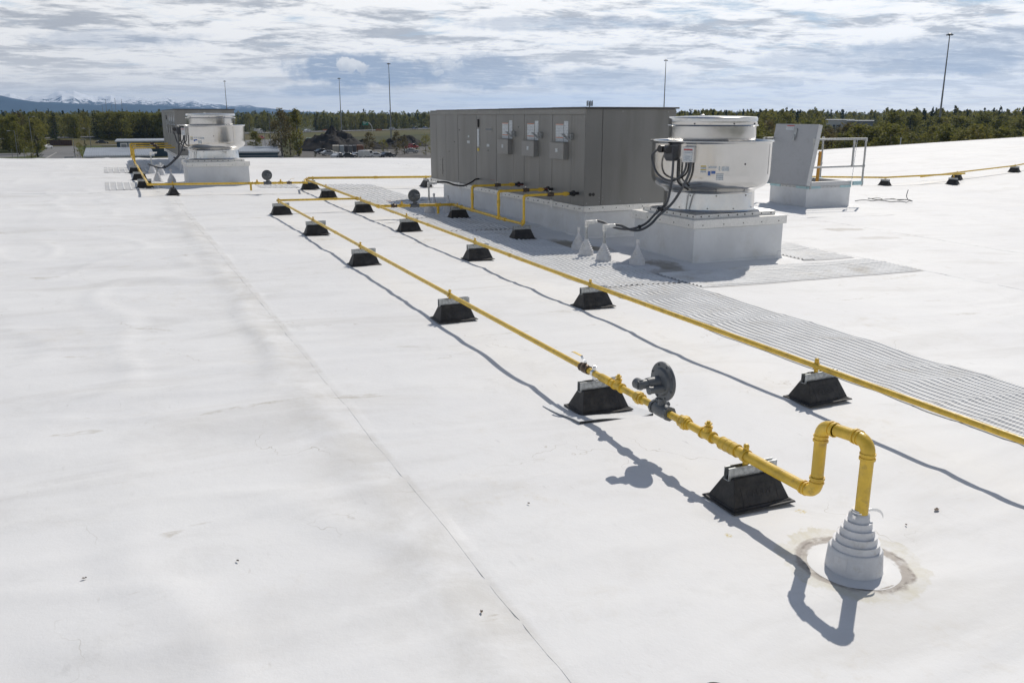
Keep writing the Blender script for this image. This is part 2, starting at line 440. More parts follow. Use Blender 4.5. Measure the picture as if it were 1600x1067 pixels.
def bump(x, y):
    """loose membrane: low wrinkles across the sheets, gentle hollows"""
    a = noise.noise((x * .55 + 3, y * 1.55, 1.7)) * .021
    b = noise.noise((x * 1.3, y * 3.1 + 9, 4.1)) * .0075
    c = noise.noise((x * .23, y * .3, 8.8)) * .02
    d = 0
    t = noise.noise((x * .5, y * 2.2, 12.0))
    d += max(0, .16 - abs(t)) * .05                       # soft ridges
    if x < 1.35:
        t2 = noise.noise((x * .9 + 40, y * .55, 3.0)); d += max(0, .18 - abs(t2)) * .075
    e = .010 * max(0, 1 - abs(x - 1.15) / .18) if x < 1.36 else .0
    if 7.0 < x < 9.4 and 9.6 < y < 12: return 0
    return (a + b + c) * (1 if x < 1.36 else .85) + d + e - .012


def zb(x, y): return zr(x, y) + bump(x, y)


def build_roof():
    xs = []; x = -70.0
    while x < 92:
        xs.append(x)
        x += .055 if -2.6 < x < 6.6 else (.10 if -5 < x < 11 else (.25 if -9 < x < 20 else (.6 if x < 40 and x > -14 else 4)))
    ys = []; y = -12.0
    while y < 36.49:
        ys.append(y)
        y += .05 if 1.5 < y < 9 else (.08 if .5 < y < 14 else (.16 if 0 < y < 24 else (.35 if y > 0 else 1.5)))
    ys.append(36.5)
    nx, ny = len(xs), len(ys)
    vs = [(a, b, zb(a, b)) for b in ys for a in xs]
    fs = [(j * nx + i, j * nx + i + 1, (j + 1) * nx + i + 1, (j + 1) * nx + i) for j in range(ny - 1) for i in range(nx - 1)]
    m = MB(); m.v = vs; m.f = fs
    r = m.build('roof', ROOF, ang=80)
    tag(r, 'wide white membrane roof with soft wrinkles and faint dirt stains', kind='structure')
    # metal drip edge and wall of the building below it
    e = MB()
    sx = [x for x in xs if True][::3]
    for a, b in zip(sx[:-1], sx[1:]):
        z1, z2 = zb(a, 36.5), zb(b, 36.5)
        e.add([(a, 36.5, z1 + .012), (b, 36.5, z2 + .012), (b, 36.56, z2 + .012), (a, 36.56, z1 + .012), (a, 36.56, z1 - .2), (b, 36.56, z2 - .2)], [(0, 1, 2, 3), (3, 2, 5, 4)])
    e.build('roof_edge', mat('edge_metal', (.6, .6, .6), .45, metal=.3), r)
    w = MB(); w.box(-69.8, 91, -11.8, 36.4, -9, -1.1); w.build('wall', mat('warehouse_wall', (.45, .45, .43), .7), r)
    # welded seam laps: a raised 3 mm strip at every sheet joint
    def seam(x0, y0, x1, y1, w=.07, h=.0015, name='seam'):
        n = max(2, int(math.hypot(x1 - x0, y1 - y0) / .12)); q = MB(); rows = []
        dx, dy = (x1 - x0), (y1 - y0); L = math.hypot(dx, dy); nx_, ny_ = -dy / L, dx / L
        for i in range(n + 1):
            t = i / n; a, b = x0 + dx * t, y0 + dy * t
            wob = .006 * noise.noise((a * 1.1, b * 1.1, 5))
            row = []
            for k, hh in ((-.5, -.004), (-.5, h), (.5, h), (.5, -.004)):
                px, py = a + nx_ * (k * w + wob), b + ny_ * (k * w + wob)
                row.append((px, py, zb(px, py) + hh))
            rows.append(row)
        for i in range(n):
            q.add(rows[i] + rows[i + 1], [(0, 4, 5, 1), (1, 5, 6, 2), (2, 6, 7, 3)])
        q.build(name, ROOF, r, ang=50)
    seam(1.385, -1, 1.36, 8); seam(1.36, 8.0, 1.28, 22.2)
    seam(10.3, 2, 10.3, 36.3, .09); seam(13.4, 2, 13.4, 36.3, .09)
    seam(-30, 22.25, 9, 22.25, .09); seam(1.4, 15.4, 5.0, 15.3, .08); seam(9, 14.2, 40, 14.2, .09); seam(8.9, 22.25, 50, 22.25, .09)
    return r


roof = build_roof()


# ------------------------------------------------------------------ walkway pads with ribs
PADM = mat('walkway_pad_membrane', (.55, .555, .56), .65, var=.10, vscale=1.3, dirt=((.42, .38, .30), 1.6, .7), bump=.3, bscale=150)
RIBM = mat('walkway_pad_rib', (.74, .745, .74), .6, var=.10, vscale=2.0, dirt=((.48, .43, .34), 1.4, .65))


def pad(x0, x1, y0, y1, along, label, pitch=.082, step=None, teeth=True):
    cx, cy = (x0 + x1) / 2, (y0 + y1) / 2
    t = thing('walkway_pad', (cx, cy, zr(cx, cy)), label, 'walkway pad', 'ribbed walkway pads laid on the roof membrane')
    g_s = .05 if y0 < 9 else .09; nx = max(2, int((x1 - x0) / g_s)); ny = max(2, int((y1 - y0) / g_s)); b = MB()
    b.v = [(x0 + (x1 - x0) * i / nx, y0 + (y1 - y0) * j / ny, zb(x0 + (x1 - x0) * i / nx, y0 + (y1 - y0) * j / ny) + .005) for j in range(ny + 1) for i in range(nx + 1)]
    b.f = [(j * (nx + 1) + i, j * (nx + 1) + i + 1, (j + 1) * (nx + 1) + i + 1, (j + 1) * (nx + 1) + i) for j in range(ny) for i in range(nx)]
    o = len(b.v)
    b.build('base_sheet', PADM, t, world=True, ang=60)
    A0, A1, B0, B1 = (y0, y1, x0, x1) if along == 'Y' else (x0, x1, y0, y1)
    n = int((B1 - B0 - .03) / pitch)
    for k in range(n + 1):
        c = B0 + .02 + pitch * (k + .5) * (B1 - B0 - .04) / (pitch * (n + 1))
        L = A1 - A0 - .04; st = step or .032; m = int(L / st); q = MB(); w = .0225
        rows = []
        for i in range(m + 1):
            a = A0 + .02 + L * i / m
            off = (.0042 if i % 2 else -.0042) if teeth else 0
            hh = .0155
            row = []
            for dw, h in ((-w * 1.15, .003), (-w * .15, hh), (w * .8, hh), (w, .003)):
                px, py = (c + dw + off, a) if along == 'Y' else (a, c + dw + off)
                row.append((px, py, zb(px, py) + h))
            rows.append(row)
        for i in range(m): q.add(rows[i] + rows[i + 1], [(0, 4, 5, 1), (1, 5, 6, 2), (2, 6, 7, 3)])
        q.build('rib', RIBM, t, world=True, smooth=False)
    return t


pad(5.17, 6.40, -1.0, 8.75, 'Y', 'longest ribbed walkway pad, running out of the frame at right beside the near gas line', step=.0135, pitch=.078)
pad(5.15, 6.42, 8.78, 13.9, 'Y', 'ribbed walkway pad in front of the capped boots beside the big rooftop unit', step=.05)
pad(5.12, 6.45, 13.93, 19.0, 'Y', 'ribbed walkway pad in the shade under the yellow manifold', step=.1, pitch=.10, teeth=False)
pad(5.2, 6.6, 19.05, 23.7, 'Y', 'ribbed walkway pad behind the big unit where the far gas line passes', step=.15, pitch=.16, teeth=False)
pad(6.44, 10.25, 8.42, 9.45, 'X', 'ribbed walkway pad in front of the fan curb, half in its shadow', step=.05)
pad(9.15, 10.15, 9.6, 11.1, 'X', 'short ribbed walkway pad at the right side of the fan curb', step=.06)
pad(-.1, 1.2, 22.85, 25.1, 'Y', 'ribbed walkway pad at far left, nearer one left of the distant unit', step=.3, pitch=.16, teeth=False)
pad(-.1, 1.2, 28.6, 31.0, 'Y', 'ribbed walkway pad at far left, farther one beside the distant unit', step=.3, pitch=.16, teeth=False)
pad(3.5, 4.5, 22.9, 24.0, 'Y', 'small ribbed walkway pad behind the far regulator', step=.3, pitch=.16, teeth=False)


# ------------------------------------------------------------------ pipe supports
def make_support():
    t = thing('pipe_support', (0, 0, 0), 'x', 'pipe support', 'black rubber pyramid supports under the gas pipes')
    b = MB()
    b.frustum((.415, .285), (.405, .275), 0, .009); b.frustum((.385, .255), (.365, .235), .009, .017)
    b.frustum((.365, .225), (.282, .082), .017, .150)
    body = b.build('rubber_base', BLK, t, bevel=.003)
    r = MB()
    for sx in (-1, 1): r.box(sx * .100 - .003, sx * .100 + .003, -.004, .004, 0, .082)
    fr = MB(); tilt = math.atan2((.225 - .082) / 2, .133)
    R = Matrix.Rotation(-tilt, 3, 'X')
    for x0, x1, z0, z1 in ((-.115, .115, .008, .011), (-.115, -.112, .011, .106), (.112, .115, .011, .106), (-.112, .112, .103, .106)):
        fr.box(x0, x1, -.0016, .0016, z0, z1, R, (0, -.1125, .017))
    fr.build('molded_frame', BLKL, body)
    sl = MB()
    for x in (-.115, -.075, .045, .085): sl.box(x - .004, x + .004, -.0022, .0022, -.001, .008, R, (0, -.1125, .018))
    sl.build('drain_slot', DARK, body)
    me = text_mesh('CADDY', .048, .0008); me.materials.append(BLKL)
    lo = bpy.data.objects.new('lettering', me); COL.objects.link(lo); lo.parent = body
    lo.location = (0, -.1125 + .062 * sin(tilt) - .0012, .017 + .062 * cos(tilt)); lo.rotation_euler = (radians(90) - tilt, 0, 0)
    s = MB()
    s.box(-.160, .160, -.0205, -.018, .136, .207); s.box(-.160, .160, .018, .0205, .136, .207); s.box(-.160, .160, -.018, .018, .136, .1385)
    s.box(-.160, .160, -.018, -.012, .2045, .207); s.box(-.160, .160, .012, .018, .2045, .207)
    s.build('strut_channel', GALV, t)
    return t


def make_clamp(r, m=YEL, name='pipe_clamp'):
    """clamp round a pipe that runs along local Y at height .237"""
    c = MB(); z = .237
    c.lathe([(r + .0005, -.014), (r + .006, -.014), (r + .006, .014), (r + .0005, .014)], (0, 0, z), 20, 'Y', caps=False)
    c.box(-.010, .010, -.011, .011, .150, z - r + .002)
    c.box(-.006, .006, -.016, .016, z + r - .002, z + r + .022); c.lathe([(.0165, -.007), (.0165, .007)], (0, 0, z + r + .022), 16, 'X')
    c.tube([(-.016, 0, z + r + .022), (.018, 0, z + r + .022)], .0045, 8)
    return c


sup0 = make_support(); SREC = record(sup0); first_sup = [True]; sup_r = random.Random(4)
CL_S = make_clamp(.0215); CL_B = make_clamp(.0305); CLM = {}


def rise(x, y):
    """near the camera the pipes run level while the roof falls away below them"""
    return max(0, (9 - y) * (.0022 if x < 4 else .005)) if x < 4.9 else 0


def support(x, y, label, off=-.04, big=False, rz=0, bright=False, s=1.0):
    z = max(zb(x + a, y + b) for a in (-.2, 0, .2) for b in (-.14, 0, .14)) + .001
    rz += sup_r.uniform(-.035, .035)
    if first_sup[0]:
        o = sup0; o.location = (x, y, z); o.rotation_euler.z = rz; o['label'] = label; first_sup[0] = False
    else: o = make_copy(SREC, (x, y, z), label, rz)
    key = (big, bright)
    if key not in CLM:
        c = (CL_B if big else CL_S).build('pipe_clamp', ZINC if bright else YEL, o)
        CLM[key] = c
    else:
        c = CLM[key].copy(); COL.objects.link(c); c.parent = o
    c.location = (off, 0, zr(x, y) - z + rise(x, y))
    return o


FX, BX = 2.95, 4.555
for y, l, big in ((3.40, 'black rubber pipe support nearest the camera, next to the big white pipe boot', True),
                  (5.02, 'black pipe support standing on a loose white scrap, beside the brass valve', False)):
    support(2.99, y, l, big=big, bright=not big)
for y, l in ((7.86, 'black pipe support on the left gas line, next one behind the brass valve'),
             (11.2, 'black pipe support in the middle of the left gas line, two behind the valve'),
             (14.1, 'black pipe support on the left gas line, last but one before its corner'),
             (17.2, 'black pipe support under the corner where the left gas line begins')):
    support(2.985, y, l)
for y, l in ((4.57, 'black pipe support on the right gas line, nearest the camera beside the ribbed pad'),
             (7.89, 'black pipe support on the right gas line, left of the big fan shadow'),
             (11.13, 'black pipe support on the right gas line, third one from the front'),
             (14.2, 'black pipe support on the right gas line, left of the manifold shadow'),
             (17.16, 'black pipe support on the right gas line just behind the short cross pipe joint'),
             (20.2, 'black pipe support on the right gas line, beyond the short cross pipe'),
             (22.3, 'black pipe support under the far junction of the yellow gas pipes')):
    support(4.60, y, l)
support(6.06, 15.62 , 'black pipe support under the yellow manifold at its far end, in shade', off=-.02)
support(6.10, 12.84, 'black pipe support under the yellow manifold at its near end, in shade', off=.0)
R90 = radians(90)
support(4.78, 22.62, 'small black pipe support just right of the far gas junction', off=0, rz=R90)
support(7.85, 22.62, 'black pipe support at the rear left corner of the big grey unit', off=0, rz=R90)
support(1.32, 21.45, 'black pipe support seen end on under the far pipe before the distant curb', off=0, rz=R90)
support(.80, 23.4, 'black pipe support at the corner left of the distant fan', off=0)
support(.78, 26.1, 'black pipe support in the distant shade, middle one of three', off=0)
support(.76, 28.6, 'black pipe support in the distant shade, farthest of three', off=0)
support(24.2, 21.9, 'black pipe support right of the roof hatch on the far pipe', off=0, rz=radians(100))
support(26.35, 20.95, 'black pipe support at the end of the short branch on the far right', off=0, rz=radians(100))
support(27.7, 21.9, 'black pipe support just behind the branch end on the far right pipe', off=0, rz=radians(100))
support(31.6, 22.5, 'black pipe support farthest right, near the edge of the frame', off=0, rz=radians(100))


# ------------------------------------------------------------------ gas pipes
def pz(x, y): return zr(x, y) + .237 + rise(x, y)


def arc(c, a, b, n=7):
    """quarter bend between corner legs: c corner, a,b unit directions away from the corner, radius included"""
    return [c + a * (1 - sin(t)) + b * (1 - cos(t)) for t in [pi / 2 * i / n for i in range(n + 1)]]


def pipe(parent, a, b, r, name='pipe', n=14):
    MB().tube([a, b], r, n).build(name, YEL, parent, world=True)


def elbow(parent, c, da, db, r, R, sleeve=.03):
    da, db = V(da), V(db); c = V(c)
    pts = [c + da * (R + sleeve)] + arc(c, da * R, db * R) + [c + db * (R + sleeve)]
    m = MB().tube(pts, r * 1.06, 16)
    for d in (da, db):
        m.tube([c + d * (R - .002), c + d * (R + .006)], r * 1.20, 16); m.tube([c + d * (R + sleeve - .012), c + d * (R + sleeve)], r * 1.22, 16)
    m.build('elbow', YEL, parent, world=True)


def collar(parent, p, d, r, L, name='coupling', m=YEL, steps=True):
    p, d = V(p), V(d)
    q = MB().tube([p - d * L / 2, p + d * L / 2], r * 1.20, 16)
    if steps:
        for t in (-.5, -.17, .17, .5): q.tube([p + d * (L * t - .004), p + d * (L * t + .004)], r * 1.25, 16)
    q.build(name, m, parent, world=True)


def tee(parent, p, d, r, up=(0, 0, 1), plug=True, s=1.0):
    p, d, up = V(p), V(d), V(up)
    q = MB().tube([p - d * .045 * s, p + d * .045 * s], r * 1.25, 16)
    for k in (-1, 1): q.tube([p + d * (k * .045 * s - .006), p + d * (k * .045 * s + .006)], r * 1.5, 16)
    q.tube([p, p + up * (r + .022 * s)], r * .95, 14)
    if plug:
        q.tube([p + up * (r + .018 * s), p + up * (r + .03 * s)], r * 1.1, 14)
        q.tube([p + up * (r + .03 * s), p + up * (r + .042 * s)], r * .6, 10)
        q.tube([p + up * (r + .042 * s), p + up * (r + .05 * s)], r * .95, 6); q.tube([p + up * (r + .05 * s), p + up * (r + .062 * s)], r * .45, 6)
    q.build('tee', YEL, parent, world=True)


def union(parent, p, d, r):
    p, d = V(p), V(d)
    q = MB().tube([p - d * .04, p + d * .04], r * 1.3, 16); q.tube([p - d * .012, p + d * .022], r * 1.85, 6); q.tube([p - d * .024, p - d * .012], r * 1.6, 16)
    q.tube([p + d * .03, p + d * .045], r * 1.6, 8)
    q.build('union', YEL, parent, world=True, ang=25)


def valve(parent, p, d, r, hdir, handle=YEL, s=1.0):
    p, d, h = V(p), V(d).normalized(), V(hdir).normalized()
    q = MB().tube([p - d * .05 * s, p - d * .028 * s, p - d * .015 * s, p + d * .015 * s, p + d * .028 * s, p + d * .05 * s], [r * 1.35, r * 1.35, r * 1.6, r * 1.6, r * 1.35, r * 1.35], 16)
    for k in (-1, 1): q.tube([p + d * (k * .05 - .008) * s, p + d * (k * .05 + .008) * s], r * 1.55, 8)
    q.tube([p, p + V((0, 0, r + .022 * s))], r * .6, 10)
    v = q.build('valve', BRNZ, parent, world=True)
    zt = p.z + r + .02 * s
    z = MB(); z.tube([(p.x, p.y, zt), (p.x, p.y, zt + .018 * s)], .009 * s, 6)
    side = V((-h.y, h.x, 0)) * .010 * s
    base = [p + V((0, 0, r + .034 * s)), p + h * .025 * s + V((0, 0, r + .038 * s)), p + h * .04 * s + V((0, 0, r + .062 * s))]
    for a, b in zip(base[:-1], base[1:]):
        z.add([a - side, a + side, b + side, b - side] + [w + V((0, 0, .003)) for w in (a - side, a + side, b + side, b - side)], [(3, 2, 1, 0), (4, 5, 6, 7), (0, 1, 5, 4), (1, 2, 6, 5), (2, 3, 7, 6), (3, 0, 4, 7)])
    z.build('stem_plate', ZINC, v, world=False).location = -world_loc(parent)
    a = base[-1]; b = a + h * .085 * s + V((0, 0, .012 * s)); c = b + h * .012 * s - V((0, 0, .004 * s))
    y = MB()
    for a, b in ((a, b), (b, c)):
        y.add([a - side, a + side, b + side, b - side] + [w + V((0, 0, .004)) for w in (a - side, a + side, b + side, b - side)], [(3, 2, 1, 0), (4, 5, 6, 7), (0, 1, 5, 4), (1, 2, 6, 5), (2, 3, 7, 6), (3, 0, 4, 7)])
    hb = y.build('handle', handle, v, world=False); hb.location = -world_loc(parent)
    return v


def regulator(parent, p, d, nrm, r):
    """body on the pipe, a round diaphragm case standing above it; nrm = side the vents point to"""
    p, d, n = V(p), V(d).normalized(), V(nrm).normalized()
    q = MB().tube([p - d * .085, p - d * .06, p - d * .03, p + d * .03, p + d * .06, p + d * .085], [r * 1.6, r * 1.6, r * 1.9, r * 1.9, r * 1.6, r * 1.6], 16)
    for k in (-1, 1): q.tube([p + d * (k * .078 - .010), p + d * (k * .078 + .010)], r * 1.95, 8)
    q.tube([p, p + V((0, 0, .075))], [.030, .026], 14); q.tube([p + n * .01 + V((0, 0, .02)), p - n * .05 + V((0, 0, .035))], .016, 10)
    q.tube([p + d * .02 + V((0, 0, .045)), p + d * .06 + V((0, 0, .055))], .014, 8)
    body = q.build('regulator', REG, parent, world=True)
    c = p + V((0, 0, .185)); dd = MB()
    def along(pts, n_=36):
        return dd.tube([c + n * a for a, _ in pts], [b for _, b in pts], n_)
    along([(-.030, .03), (-.026, .075), (-.012, .088), (-.010, .120), (-.002, .123), (.002, .123), (.010, .120), (.012, .088), (.026, .080), (.036, .045)])
    for k in range(8):
        a = 2 * pi * (k + .5) / 8; o = c + d * cos(a) * .106 + V((0, 0, sin(a) * .106))
        dd.tube([o - n * .016, o + n * .018], .0065, 6)
    for k in range(4):
        a = pi / 4 + pi / 2 * k; u = d * cos(a) + V((0, 0, sin(a))); s = d * -sin(a) + V((0, 0, cos(a)))
        dd.add([c + u * .03 + n * .03 - s * .003, c + u * .078 + n * .024 - s * .003, c + u * .078 + n * .024 + s * .003, c + u * .03 + n * .03 + s * .003, c + u * .03 + n * .044 - s * .002, c + u * .03 + n * .044 + s * .002],
               [(0, 1, 4), (3, 5, 2), (4, 1, 2, 5), (0, 4, 5, 3)])
    o = dd.build('diaphragm_case', REG, body, world=False); o.location = -world_loc(parent)
    e = MB()
    e.tube([c + n * .02, c + n * .10, c + n * .12], [.040, .037, .034], 18)
    e.tube([c + n * .10, c + n * .185], [.030, .028], 16)
    k = c + n * .165 - d * .01
    e.tube([k, k + d * .05, k + d * .062], [.032, .034, .026], 18)
    f = c - d * .045 + n * .03 - V((0, 0, .028)); e.tube([f, f + n * .10], .023, 16); e.tube([f + n * .094, f + n * .104], .026, 16)
    o = e.build('vent_stack', REG, body, world=False); o.location = -world_loc(parent)
    return body


Yd = V((0, 1, 0)); Xd = V((1, 0, 0)); Zd = V((0, 0, 1))
# --- front (left) gas line
F = thing('gas_line', (2.96, 2.62, zr(2.96, 2.62)), 'thick yellow gas line with grey regulator, looping down into the big white boot', 'gas pipe', 'yellow gas pipes on the roof')
def fp(y, x=FX): return V((x, y, pz(FX, y)))
zt = zr(2.95, 2.7) + .612
pipe(F, (2.965, 2.615, .22), (2.965, 2.615, zt - .07), .030)
elbow(F, (2.965, 2.615, zt), -Zd, Yd, .030, .055)
elbow(F, (2.95, 2.885, zt - .005), -Yd, -Zd, .030, .055)
pipe(F, (2.965, 2.70, zt - .001), (2.953, 2.80, zt - .004), .030)
pipe(F, (2.95, 2.885, zt - .08), (2.95, 2.885, fp(2.885).z + .06), .030)
elbow(F, fp(2.885), Zd, Yd, .030, .058)
pipe(F, fp(2.95), fp(3.56), .030)
collar(F, fp(3.535), Yd, .030, .13)
pipe(F, fp(3.56), fp(4.12), .0235); tee(F, fp(3.73), Yd, .0235); union(F, fp(3.945), Yd, .0235)
regulator(F, fp(4.19), Yd, -Xd, .0235)
pipe(F, fp(4.26), fp(5.10), .0225); union(F, fp(4.45), -Yd, .0225); tee(F, fp(4.70), Yd, .0225); collar(F, fp(4.86), Yd, .0235, .13, steps=False)
valve(F, fp(5.15), Yd, .021, (-.25, 1, 0))
pipe(F, fp(5.18), fp(9), .0205); pipe(F, fp(9), fp(17.3), .0205)
collar(F, fp(12.6), Yd, .0205, .05, steps=False)
for yy in (7.0, 13.5): pass
elbow(F, fp(17.36), -Yd, Xd, .0205, .03, .02)
pipe(F, fp(17.36) + V((.03, 0, 0)), V((BX - .05, 17.40, pz(BX, 17.4))), .0205)
collar(F, V((4.1, 17.39, pz(4.1, 17.39))), Xd, .0205, .05, steps=False)

# --- back (right) gas line
B = thing('gas_line', (BX, 4.57, zr(BX, 4.57)), 'long yellow gas line beside the ribbed walkway pads, running out at the right', 'gas pipe', 'yellow gas pipes on the roof')
def bp(y): return V((BX, y, pz(BX, y)))
pipe(B, bp(-2), bp(9), .0215); pipe(B, bp(9), bp(15.8), .0215); pipe(B, bp(15.8), bp(22.35), .025)
for yy in (9.95, 13.1, 6.2 - 4): collar(B, bp(yy), Yd, .0215, .05, steps=False)
tee(B, bp(17.40), Yd, .025, -Xd, plug=False); tee(B, bp(15.9), Yd, .025, Xd, plug=False)
elbow(B, bp(22.42), -Yd, Xd, .026, .04, .02)
# --- far cross line behind the unit
C_ = thing('gas_line', (7.85, 22.5, zr(7.85, 22.5)), 'yellow pipe crossing behind the big grey unit towards the roof hatch', 'gas pipe', 'yellow gas pipes on the roof')
pts = [(4.62, 22.45), (12, 22.5), (19, 22.3), (24.2, 21.9), (27.4, 21.35)]
for a, b in zip(pts[:-1], pts[1:]):
    pipe(C_, (a[0], a[1], pz(*a) + .03), (b[0], b[1], pz(*b) + .03), .03)
collar(C_, (6.4, 22.46, pz(6.4, 22.46) + .03), Xd, .03, .08)
a = (25.6, 21.65); b2 = (40.0, 25.0)
pipe(C_, (a[0], a[1], pz(*a)), (31.6, 22.5, pz(31.6, 22.5)), .026); pipe(C_, (31.6, 22.5, pz(31.6, 22.5)), (b2[0], b2[1], pz(*b2) + .02), .026)
# --- far branch to the distant unit
D_ = thing('gas_line', (1.32, 21.45, zr(1.32, 21.45)), 'yellow gas line with its own regulator leading to the distant unit at left', 'gas pipe', 'yellow gas pipes on the roof')
def dp(x, y=None): return V((x, 21.43 if y is None else y, pz(x, 21.43 if y is None else y)))
pipe(D_, dp(4.5, 22.3), dp(4.35, 21.43), .023); pipe(D_, dp(4.4), dp(.83), .025); regulator(D_, dp(3.44), Xd, -Yd, .023); valve(D_, dp(3.95), Xd, .022, (1, .2, 0), YEL)
tee(D_, dp(3.75), Xd, .024); tee(D_, dp(3.2), Xd, .024); collar(D_, dp(3.6), Xd, .024, .08)
tee(D_, dp(3.05), Xd, .024, -Zd, plug=False); MB().tube([dp(3.05), dp(3.05) - V((0, 0, .17))], .024, 12).build('drip_leg', YEL, D_, world=True)
elbow(D_, dp(.80), Xd, Yd, .025, .04, .02); pipe(D_, dp(.80, 21.47), dp(.80, 33.1), .025)
for yy in (29.9, 31.4, 33.1):
    h = zr(.8, yy) + .66
    pipe(D_, dp(.80, yy), (.80, yy, h - .04), .024); elbow(D_, (.80, yy, h), -Zd, Xd, .024, .04, .02)
    pipe(D_, (.84, yy, h), (2.02, yy, h), .022); tee(D_, dp(.80, yy), Yd, .025, Zd, plug=False)
    valve(D_, (1.5, yy, h), Xd, .022, (-1, 0, 0), REDH)

# --- manifold of the near unit
M_ = thing('gas_manifold', (6.06, 15.6, zr(6.06, 15.6)), 'yellow manifold with three risers and black valves feeding the big grey unit', 'gas pipe', 'yellow gas pipes on the roof')
def mp(x, y): return V((x, y, pz(x, y)))
MY = 15.9
pipe(M_, mp(BX + .04, MY), mp(6.02, MY), .026)
valve(M_, mp(4.86, MY), Xd, .022, (-1, .3, 0), REDH); tee(M_, mp(5.02, MY), Xd, .024); regulator(M_, mp(5.27, MY), Xd, -Yd, .023)
collar(M_, mp(5.45, MY), Xd, .026, .09); tee(M_, mp(5.75, MY), Xd, .026, -Zd, plug=False)
MB().tube([mp(5.75, MY), mp(5.75, MY) - V((0, 0, .17))], .026, 12).build('drip_leg', YEL, M_, world=True)
elbow(M_, mp(6.06, MY), -Xd, -Yd, .026, .05, .025)
pipe(M_, mp(6.06, 15.85), mp(6.06, 13.5), .025); collar(M_, mp(6.06, 13.45), Yd, .025, .07); pipe(M_, mp(6.06, 13.45), mp(6.10, 12.81), .021)
union(M_, mp(6.06, 15.45), Yd, .022)
for yy, x in ((14.92, 6.07), (13.70, 6.06)):
    tee(M_, mp(x, yy), Yd, .025, Zd, plug=False)
elbow(M_, mp(6.10, 12.77), Yd, Zd, .021, .035, .02)
for yy, x, e in ((14.92, 6.07, 15.15), (13.70, 6.06, 14.03), (12.77, 6.10, 12.91)):
    zz = .735; d = (V((7.1, e, zz)) - V((x, yy, zz)))
    pipe(M_, (x, yy, pz(x, yy) + .03), (x, yy, zz - .03), .024 if yy > 13 else .021)
    if yy > 13:
        q = MB().tube([(x, yy, .48), (x, yy, .60)], .030, 14); q.build('coupling', YEL, M_, world=True)
    dn = V((1, 0, 0)); elbow(M_, (x, yy, zz), -Zd, dn, .022, .04, .02)
    pipe(M_, (x + .04, yy, zz), (6.98, yy, zz), .0215)
    valve(M_, (6.58, yy, zz), dn, .022, (-1, .25, 0), REDH)
    union(M_, (6.86, yy, zz), dn, .021)
    q = MB().tube([(6.93, yy, zz), (6.99, yy, zz)], .030, 10).tube([(6.99, yy, zz), (7.03, yy, zz)], .05, 12).tube([(7.03, yy, zz), (7.125, yy, zz)], .025, 10)
    q.build('black_fitting', CABLK, M_, world=True)


# ------------------------------------------------------------------ pipe boots
def boot(x, y, r, h, label, top='cap', neck=.03, nm='pipe_boot', steps=5, group='white cone boots round pipes through the roof'):
    z = zb(x, y) - .004
    t = thing(nm, (x, y, z), label, 'pipe boot', group)
    prof = [(r * 1.02, 0), (r, h * .02), (r * .94, h * .345), (r * .90, h * .37)]
    rr = r * .90
    r_end = neck * 1.25
    for k in range(steps):
        a = k / steps; r1 = r * .86 + (r_end - r * .86) * ((k + .35) / steps); z1 = h * (.37 + .555 * k / steps)
        prof += [(rr - .001, z1 + .0015), (r1 + .0015, z1 + .003), (r1, z1 + .006), (r1 * .965, z1 + h * .555 / steps * .93)]
        rr = r1
    prof += [(r_end, h * .945), (neck * 1.12, h * .96), (neck * 1.12, h)]
    MB().lathe(prof, n=40).build('cone', BOOT, t, ang=40)
    fl = MB()
    n = 40
    # flange sheet welded to the roof
    fl.v = [(0, 0, .006)]; rings = (.6, 1.25, 1.62)
    for q in rings:
        for k in range(n):
            a = 2 * pi * k / n; px, py = q * r * cos(a) * (1 + .02 * noise.noise((a, q, x))), q * r * sin(a)
            fl.v.append((px, py, zb(x + px, y + py) - z + (.003 if q < 1.6 else .001)))
    for k in range(n):
        k2 = (k + 1) % n; fl.f.append((0, 1 + k, 1 + k2))
        for j in range(2): fl.f.append((1 + j * n + k, 1 + (j + 1) * n + k, 1 + (j + 1) * n + k2, 1 + j * n + k2))
    fl.build('flange', ROOF if r > .12 else BOOT, t)
    return t, z


t, z0 = boot(2.965, 2.625, .128, .300, 'big stepped white boot in a ring of dried sealant, nearest the camera', neck=.031, steps=5)
m = MB(); m.lathe([(.0365, .268), (.0375, .268), (.0375, .281), (.0365, .281)], n=28, caps=False); m.lathe([(.0365, .288), (.0375, .288), (.0375, .293), (.0365, .293)], n=28, caps=False)
m.box(-.048, -.030, -.022, -.006, .267, .283)
m.build('hose_clamp', ZINC, t)
m = MB(); P = [(.034, -.014, .284), (.055, -.018, .286), (.08, -.026, .283), (.096, -.034, .274), (.103, -.040, .262), (.106, -.043, .250)]
for a, b in zip(P[:-1], P[1:]):
    a, b = V(a), V(b); m.add([a, b, b + V((0, 0, .014)), a + V((0, 0, .014)), a + V((0, .002, 0)), b + V((0, .002, 0)), b + V((0, .002, .014)), a + V((0, .002, .014))], [(0, 1, 2, 3), (7, 6, 5, 4), (0, 4, 5, 1), (3, 2, 6, 7)])
m.build('clamp_tail', ZINC, t)
MB().tube([(.018, -.0375, .262), (.022, -.043, .24), (.024, -.052, .21)], [.0018, .0022, .001], 6).build('paint_drip', YEL, t)
m = MB()
for k in range(7):
    a = radians(-182 + 30 * k / 6)
    for hh in (.035, .092): rr_ = .128 - .0077 * hh / .1035 + .0012; m.v.append((rr_ * cos(a), rr_ * sin(a), hh))
m.f = [(2 * k, 2 * k + 2, 2 * k + 3, 2 * k + 1) for k in range(6)]
m.build('embossed_panel', BOOT, t)

